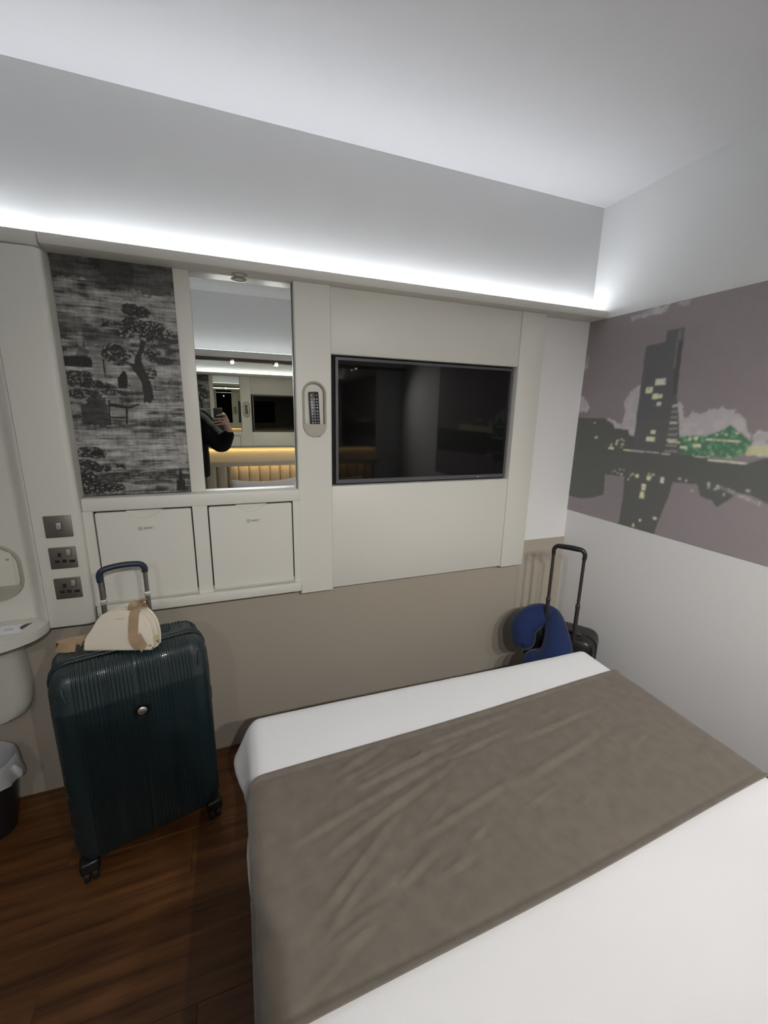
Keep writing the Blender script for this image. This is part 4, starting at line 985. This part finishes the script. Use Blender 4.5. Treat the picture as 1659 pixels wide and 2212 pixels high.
# blue neck pillow hooked round the handle
CM = Matrix.Translation((-0.250, -0.320, 0)) @ Matrix.Rotation(ca, 4, 'Z')
npth = [(-.215, -.150, .500), (-.226, -.120, .560), (-.178, -.062, .612), (-.112, -.018, .612), (-.058, -.105, .572), (-.030, -.178, .495), (-.055, -.190, .425), (-.120, -.190, .395)]
nprd = [.064, .073, .069, .053, .060, .082, .092, .080]
pts = spline([tuple(p)+(r,) for p, r in zip(npth, nprd)], 6)
pp, rr = capped([p[:3] for p in pts], [float(p[3]) for p in pts], 6)
pp = [Vector((p[0]+.048, p[1], p[2]-.042)) for p in pp]
nk = thing('neck_pillow', 'navy blue U-shaped neck pillow hooked on the handle of the cabin suitcase', 'neck pillow', (-0.250, -0.320, 0.47), ca)
V, F = tube_data([(p[0], p[1], p[2]-.47) for p in pp], rr, 20, True)
pydata('cushion', V, F, 'pillow_blue', nk, world=False, smooth=80)
pr_ = [Vector((p[0], p[1]-.92*float(p[3]), p[2]-.47)) for p in pts[4:-3]]
tube('snap_tab', [(-.157, -.205, -.007), (-.142, -.220, -.022)], .004, 'black_plastic', nk, 8, world=False)

# ================================================================== PHOTOGRAPHER (seen in the wall mirror)
def skin_mesh(chain, edges, sub_=2):
    me = bpy.data.meshes.new('skel'); me.from_pydata([c[:3] for c in chain], edges, []); o = bpy.data.objects.new('skel', me); COL.objects.link(o)
    md = o.modifiers.new('s', 'SKIN'); md.use_smooth_shade = True
    sv = me.skin_vertices[0].data
    for i, c in enumerate(chain):
        r_ = c[3]; sv[i].radius = (r_, c[4] if len(c) > 4 else r_); sv[i].use_root = (i == 0)
    s = o.modifiers.new('u', 'SUBSURF'); s.levels = sub_; s.render_levels = sub_
    dg = bpy.context.evaluated_depsgraph_get(); m2 = bpy.data.meshes.new_from_object(o.evaluated_get(dg)); bpy.data.objects.remove(o)
    return m2
def fuse(meshes, voxel, smooth_it=4):
    bm = bmesh.new()
    for m_ in meshes: bm.from_mesh(m_)
    me = bpy.data.meshes.new('f'); bm.to_mesh(me); bm.free(); me.materials.clear()
    o = bpy.data.objects.new('f', me); COL.objects.link(o)
    r = o.modifiers.new('r', 'REMESH'); r.mode = 'VOXEL'; r.voxel_size = voxel; r.use_smooth_shade = True
    if smooth_it: s = o.modifiers.new('s', 'SMOOTH'); s.factor = .5; s.iterations = smooth_it
    dg = bpy.context.evaluated_depsgraph_get(); m2 = bpy.data.meshes.new_from_object(o.evaluated_get(dg)); bpy.data.objects.remove(o); m2.materials.clear()
    return m2
def tmesh(pts, rad, n=14):
    pp, rr = capped(pts, rad, 5); V, F = tube_data(pp, rr, n, True); me = bpy.data.meshes.new('t'); me.from_pydata([tuple(v) for v in V], [], F); return me
def smesh(c, r, n=24):
    bm = bmesh.new(); bmesh.ops.create_uvsphere(bm, u_segments=n, v_segments=n//2+2, radius=1.0)
    for v in bm.verts: v.co = Vector((c[0]+v.co.x*r[0], c[1]+v.co.y*r[1], c[2]+v.co.z*r[2]))
    me = bpy.data.meshes.new('s'); bm.to_mesh(me); bm.free(); return me
PXc, PYc = -2.315, -2.245
pn = thing('person', 'person in a black jacket and white trousers holding up a phone, seen in mirror', 'person', (PXc, PYc, 0))
hipz, shz = 0.96, 1.545
Lh, Rh = (-2.435, PYc, .95), (-2.255, PYc, .95)
RS, RE, RW = (-2.170, -2.235, 1.525), (-1.975, -2.135, 1.365), (-1.912, -2.014, 1.487)
LS, LE, LW_ = (-2.520, -2.235, 1.525), (-2.575, -2.245, 1.235), (-2.560, -2.175, .985)
body = []
body.append(skin_mesh([(PXc, PYc, .98, .13, .10), (PXc, PYc, 1.14, .115, .09), (PXc, PYc-.005, 1.32, .14, .10), (PXc, PYc-.01, 1.47, .13, .09), (PXc, PYc-.01, 1.575, .06, .06), (PXc, PYc+.005, 1.66, .055, .058)], [(0, 1), (1, 2), (2, 3), (3, 4), (4, 5)]))
body.append(tmesh([RS, RE], [.055, .043])); body.append(tmesh([RE, RW], [.042, .027])); body.append(tmesh([LS, LE], [.055, .043])); body.append(tmesh([LE, LW_], [.042, .027]))
body.append(tmesh([LS, (PXc, PYc-.01, 1.55), RS], [.05, .065, .05]))
for hx_, s in ((Lh, -1), (Rh, 1)):
    body.append(tmesh([(hx_[0], hx_[1], .95), (hx_[0]+s*.012, hx_[1]+.01, .52), (hx_[0]+s*.012, hx_[1]-.01, .10)], [.088, .058, .04]))
    body.append(tmesh([(hx_[0]+s*.012, hx_[1]-.03, .05), (hx_[0]+s*.03, hx_[1]+.12, .035)], [.042, .034]))
# head
hc = Vector((PXc+.02, PYc+.035, 1.768))
HSC = 1.1
def hs(m_):
    m_.transform(Matrix.Translation(hc) @ Matrix.Scale(HSC, 4) @ Matrix.Translation(-hc)); return m_
body += [hs(q_) for q_ in [smesh(hc, (.076, .096, .112)), smesh(hc+Vector((0, .022, -.055)), (.058, .072, .062)), tmesh([hc+Vector((0, .094, .012)), hc+Vector((0, .112, -.020))], [.010, .014], 10), smesh(hc+Vector((0, .088, -.056)), (.024, .012, .010), 12), smesh(hc+Vector((0, .078, -.095)), (.024, .018, .016), 12)]]
for s in (-1, 1): body += [hs(q_) for q_ in [smesh(hc+Vector((s*.078, -.005, -.008)), (.010, .020, .032), 12), smesh(hc+Vector((s*.034, .083, .018)), (.022, .010, .008), 12), smesh(hc+Vector((s*.042, .066, -.025)), (.026, .020, .022), 12)]]
# right hand round the phone: palm beside its edge, fingers across the back
PHX0, PHX1, PHZ0, PHZ1, PHY0, PHY1 = -2.0245, -1.9535, 1.5300, 1.6795, -1.9765, -1.9675
body.append(tmesh([RW, (-1.922, -1.9990, 1.535)], [.026, .026]))
body.append(tmesh([(-1.926, -1.9990, 1.535), (-1.930, -1.9910, 1.575), (-1.934, -1.9840, 1.606)], [.027, .026, .017]))
body.append(tmesh([(-1.926, -1.9790, 1.535), (-1.932, -1.9760, 1.590)], [.017, .016]))
FG = [((-1.930, -1.9720, 1.612), (-1.938, -1.9575, 1.628), (-1.968, -1.9565, 1.626), (-1.999, -1.9580, 1.618)),
      ((-1.930, -1.9710, 1.592), (-1.945, -1.9570, 1.595), (-1.990, -1.9565, 1.592), (-2.026, -1.9600, 1.586)),
      ((-1.928, -1.9710, 1.571), (-1.945, -1.9570, 1.573), (-1.990, -1.9565, 1.569), (-2.028, -1.9600, 1.563)),
      ((-1.926, -1.9710, 1.551), (-1.942, -1.9570, 1.552), (-1.985, -1.9570, 1.546), (-2.018, -1.9590, 1.540))]
for i, fg in enumerate(FG):
    ra = (.0088, .0085, .0080, .0070) if i < 3 else (.0080, .0075, .0070, .0062)
    body.append(tmesh([tuple(p) for p in spline(fg, 4)], [float(r[0]) for r in spline([(q,) for q in ra], 4)], 12))
body.append(tmesh([(-1.930, -2.0040, 1.545), (-1.944, -1.9940, 1.585), (-1.952, -1.9885, 1.622), (-1.966, -1.9875, 1.640)], [.013, .011, .0095, .008], 12))    # thumb on the screen side
# left hand hanging
body.append(tmesh([LW_, (-2.556, -2.16, .93), (-2.552, -2.155, .895)], [.026, .030, .028]))
for i in range(4):
    xo = -.0; yo = -.0315+.0205*i
    body.append(tmesh([(-2.552, -2.155+yo, .895), (-2.546, -2.150+yo, .855), (-2.535, -2.148+yo, .822-(.008 if i in (1, 2) else 0))], [.0088, .0082, .007], 10))
body.append(tmesh([(-2.552, -2.135, .94), (-2.535, -2.108, .905), (-2.528, -2.102, .875)], [.012, .010, .008], 10))
link('body', fuse(body, .0042, 3), 'skin', pn, smooth=0)
for s in (-1, 1):
    e = hc+Vector((s*.033, .086, .006)); ey = link('eye', hs(smesh(e-Vector((0, .001, 0)), (.0120, .010, .0062), 16)), 'eye_white', pn, smooth=0); 
    link('pupil', hs(smesh(e+Vector((s*-.001+.003, .0085, -.001)), (.0050, .003, .0050), 12)), 'eye_dark', ey, smooth=0)
    link('eyebrow', hs(tmesh([hc+Vector((s*.016, .092, .026)), hc+Vector((s*.036, .090, .031)), hc+Vector((s*.054, .078, .025))], [.004, .004, .003], 8)), 'hair', pn, smooth=0)
link('lips', hs(fuse([tmesh([hc+Vector((-.022, .092, -.055)), hc+Vector((0, .1005, -.052)), hc+Vector((.022, .092, -.055))], [.004, .0055, .004], 10), tmesh([hc+Vector((-.018, .092, -.060)), hc+Vector((0, .100, -.062)), hc+Vector((.018, .092, -.060))], [.004, .006, .004], 10)], .0018, 2)), 'lips', pn, smooth=0)
# hair: cap with short back
hr_ = smesh(hc+Vector((0, -.014, .020)), (.088, .102, .112), 32); bm = bmesh.new(); bm.from_mesh(hr_)
kill = [v for v in bm.verts if (v.co.y > hc.y+.045 and v.co.z < hc.z+.062) or v.co.z < hc.z-.062]
bmesh.ops.delete(bm, geom=kill, context='VERTS'); bm.to_mesh(hr_); bm.free()
link('hair', hs(hr_), 'hair', pn, smooth=0)
# jacket: puffy torso, sleeves, collar
jk = [skin_mesh([(PXc, PYc, 1.030, .235, .165), (PXc, PYc, 1.075, .245, .165), (PXc, PYc, 1.20, .25, .175), (PXc, PYc, 1.36, .25, .175), (PXc, PYc-.005, 1.50, .205, .150), (PXc, PYc-.01, 1.59, .105, .105), (PXc, PYc-.005, 1.645, .085, .090)], [(0, 1), (1, 2), (2, 3), (3, 4), (4, 5), (5, 6)])]
def puff(a, b, r0, r1, n=5):
    P = []; R = []
    for i in range(n*6+1):
        s = i/(n*6); P.append(tuple(Vector(a).lerp(Vector(b), s))); R.append((r0+(r1-r0)*s)*(1+.05*abs(math.sin(s*n*PI))))
    return tmesh(P, R, 20)
jk += [puff((-2.175, -2.235, 1.560), (-1.985, -2.135, 1.380), .100, .086, 3), puff((-1.975, -2.135, 1.378), (-1.920, -2.030, 1.452), .082, .052, 3), puff((-2.515, -2.235, 1.555), (-2.575, -2.245, 1.235), .088, .072, 4), puff((-2.575, -2.245, 1.235), (-2.562, -2.185, 1.03), .070, .052, 3)]
jk += [tmesh([(-2.50, PYc-.01, 1.560), (PXc, PYc-.02, 1.590), (-2.19, PYc-.01, 1.560)], [.075, .09, .075])]
jm = fuse(jk, .0075, 6)
bm = bmesh.new(); bm.from_mesh(jm)
for v in bm.verts:
    if v.co.z < 1.068: v.co.z = 1.068-(1.068-v.co.z)*.12
bm.to_mesh(jm); bm.free()
link('jacket', jm, 'jacket_black', pn, smooth=0)
tube('jacket_zip', [(PXc, PYc+.168, 1.09), (PXc, PYc+.172, 1.25), (PXc, PYc+.168, 1.42), (PXc, PYc+.14, 1.56)], .004, 'tube_dark', pn, 8)
tube('watch_strap', [Vector(RW)+Vector((0, 0, 0))+Vector((.026*math.cos(a)*.98, .030*math.sin(a)*.6, .018*math.sin(a))) + Vector((-.0045, .004, .020)) for a in [2*PI*i/24 for i in range(24)]], .0052, 'trouser_white', pn, 8, closed=True)
tr_ = [skin_mesh([(PXc, PYc, 1.16, .165, .120), (PXc, PYc, 1.06, .185, .135), (PXc, PYc, .95, .20, .145), (PXc, PYc, .88, .17, .13)], [(0, 1), (1, 2), (2, 3)])]
for hx_, s in ((Lh, -1), (Rh, 1)): tr_.append(tmesh([(hx_[0], hx_[1], .93), (hx_[0]+s*.012, hx_[1]+.012, .52), (hx_[0]+s*.014, hx_[1]-.006, .11)], [.118, .086, .070], 20))
link('trousers', fuse(tr_, .009, 5), 'trouser_white', pn, smooth=0)
for hx_, s in ((Lh, -1), (Rh, 1)):
    sh_ = [tmesh([(hx_[0]+s*.012, hx_[1]-.045, .052), (hx_[0]+s*.034, hx_[1]+.13, .046)], [.052, .045], 18), tmesh([(hx_[0]+s*.012, hx_[1]-.03, .06), (hx_[0]+s*.012, hx_[1]-.02, .105)], [.052, .052], 18)]
    m_ = fuse(sh_, .007, 3); bm = bmesh.new(); bm.from_mesh(m_)
    for v in bm.verts: v.co.z = max(v.co.z, .002)
    bm.to_mesh(m_); bm.free(); link('shoe', m_, 'shoe', pn, smooth=0)
# phone (its lens is where the picture was taken from)
ph = thing('smartphone', 'black smartphone held upright in the hand of the person in the mirror', 'phone', ((PHX0+PHX1)/2, PHY0, PHZ0))
box('phone_body', (PHX0, PHY0, PHZ0), (PHX1, PHY1, PHZ1), 'black_plastic', ph, bev=.0035, seg=3)
cpl = box('camera_plate', (-1.9925, PHY1-.0002, 1.6425), (-1.9575, PHY1+.0010, 1.6755), 'case_black', ph, bev=.0004)
for (lx_, lz_) in ((-1.970, 1.665), (-1.982, 1.652)):
    lathe('lens_ring', [(.0035, .0012), (.0052, .0012), (.0056, 0.0), (.0056, -.001)], 'tube_dark', cpl, 20, (lx_, PHY1+.0010, lz_), axis='y')
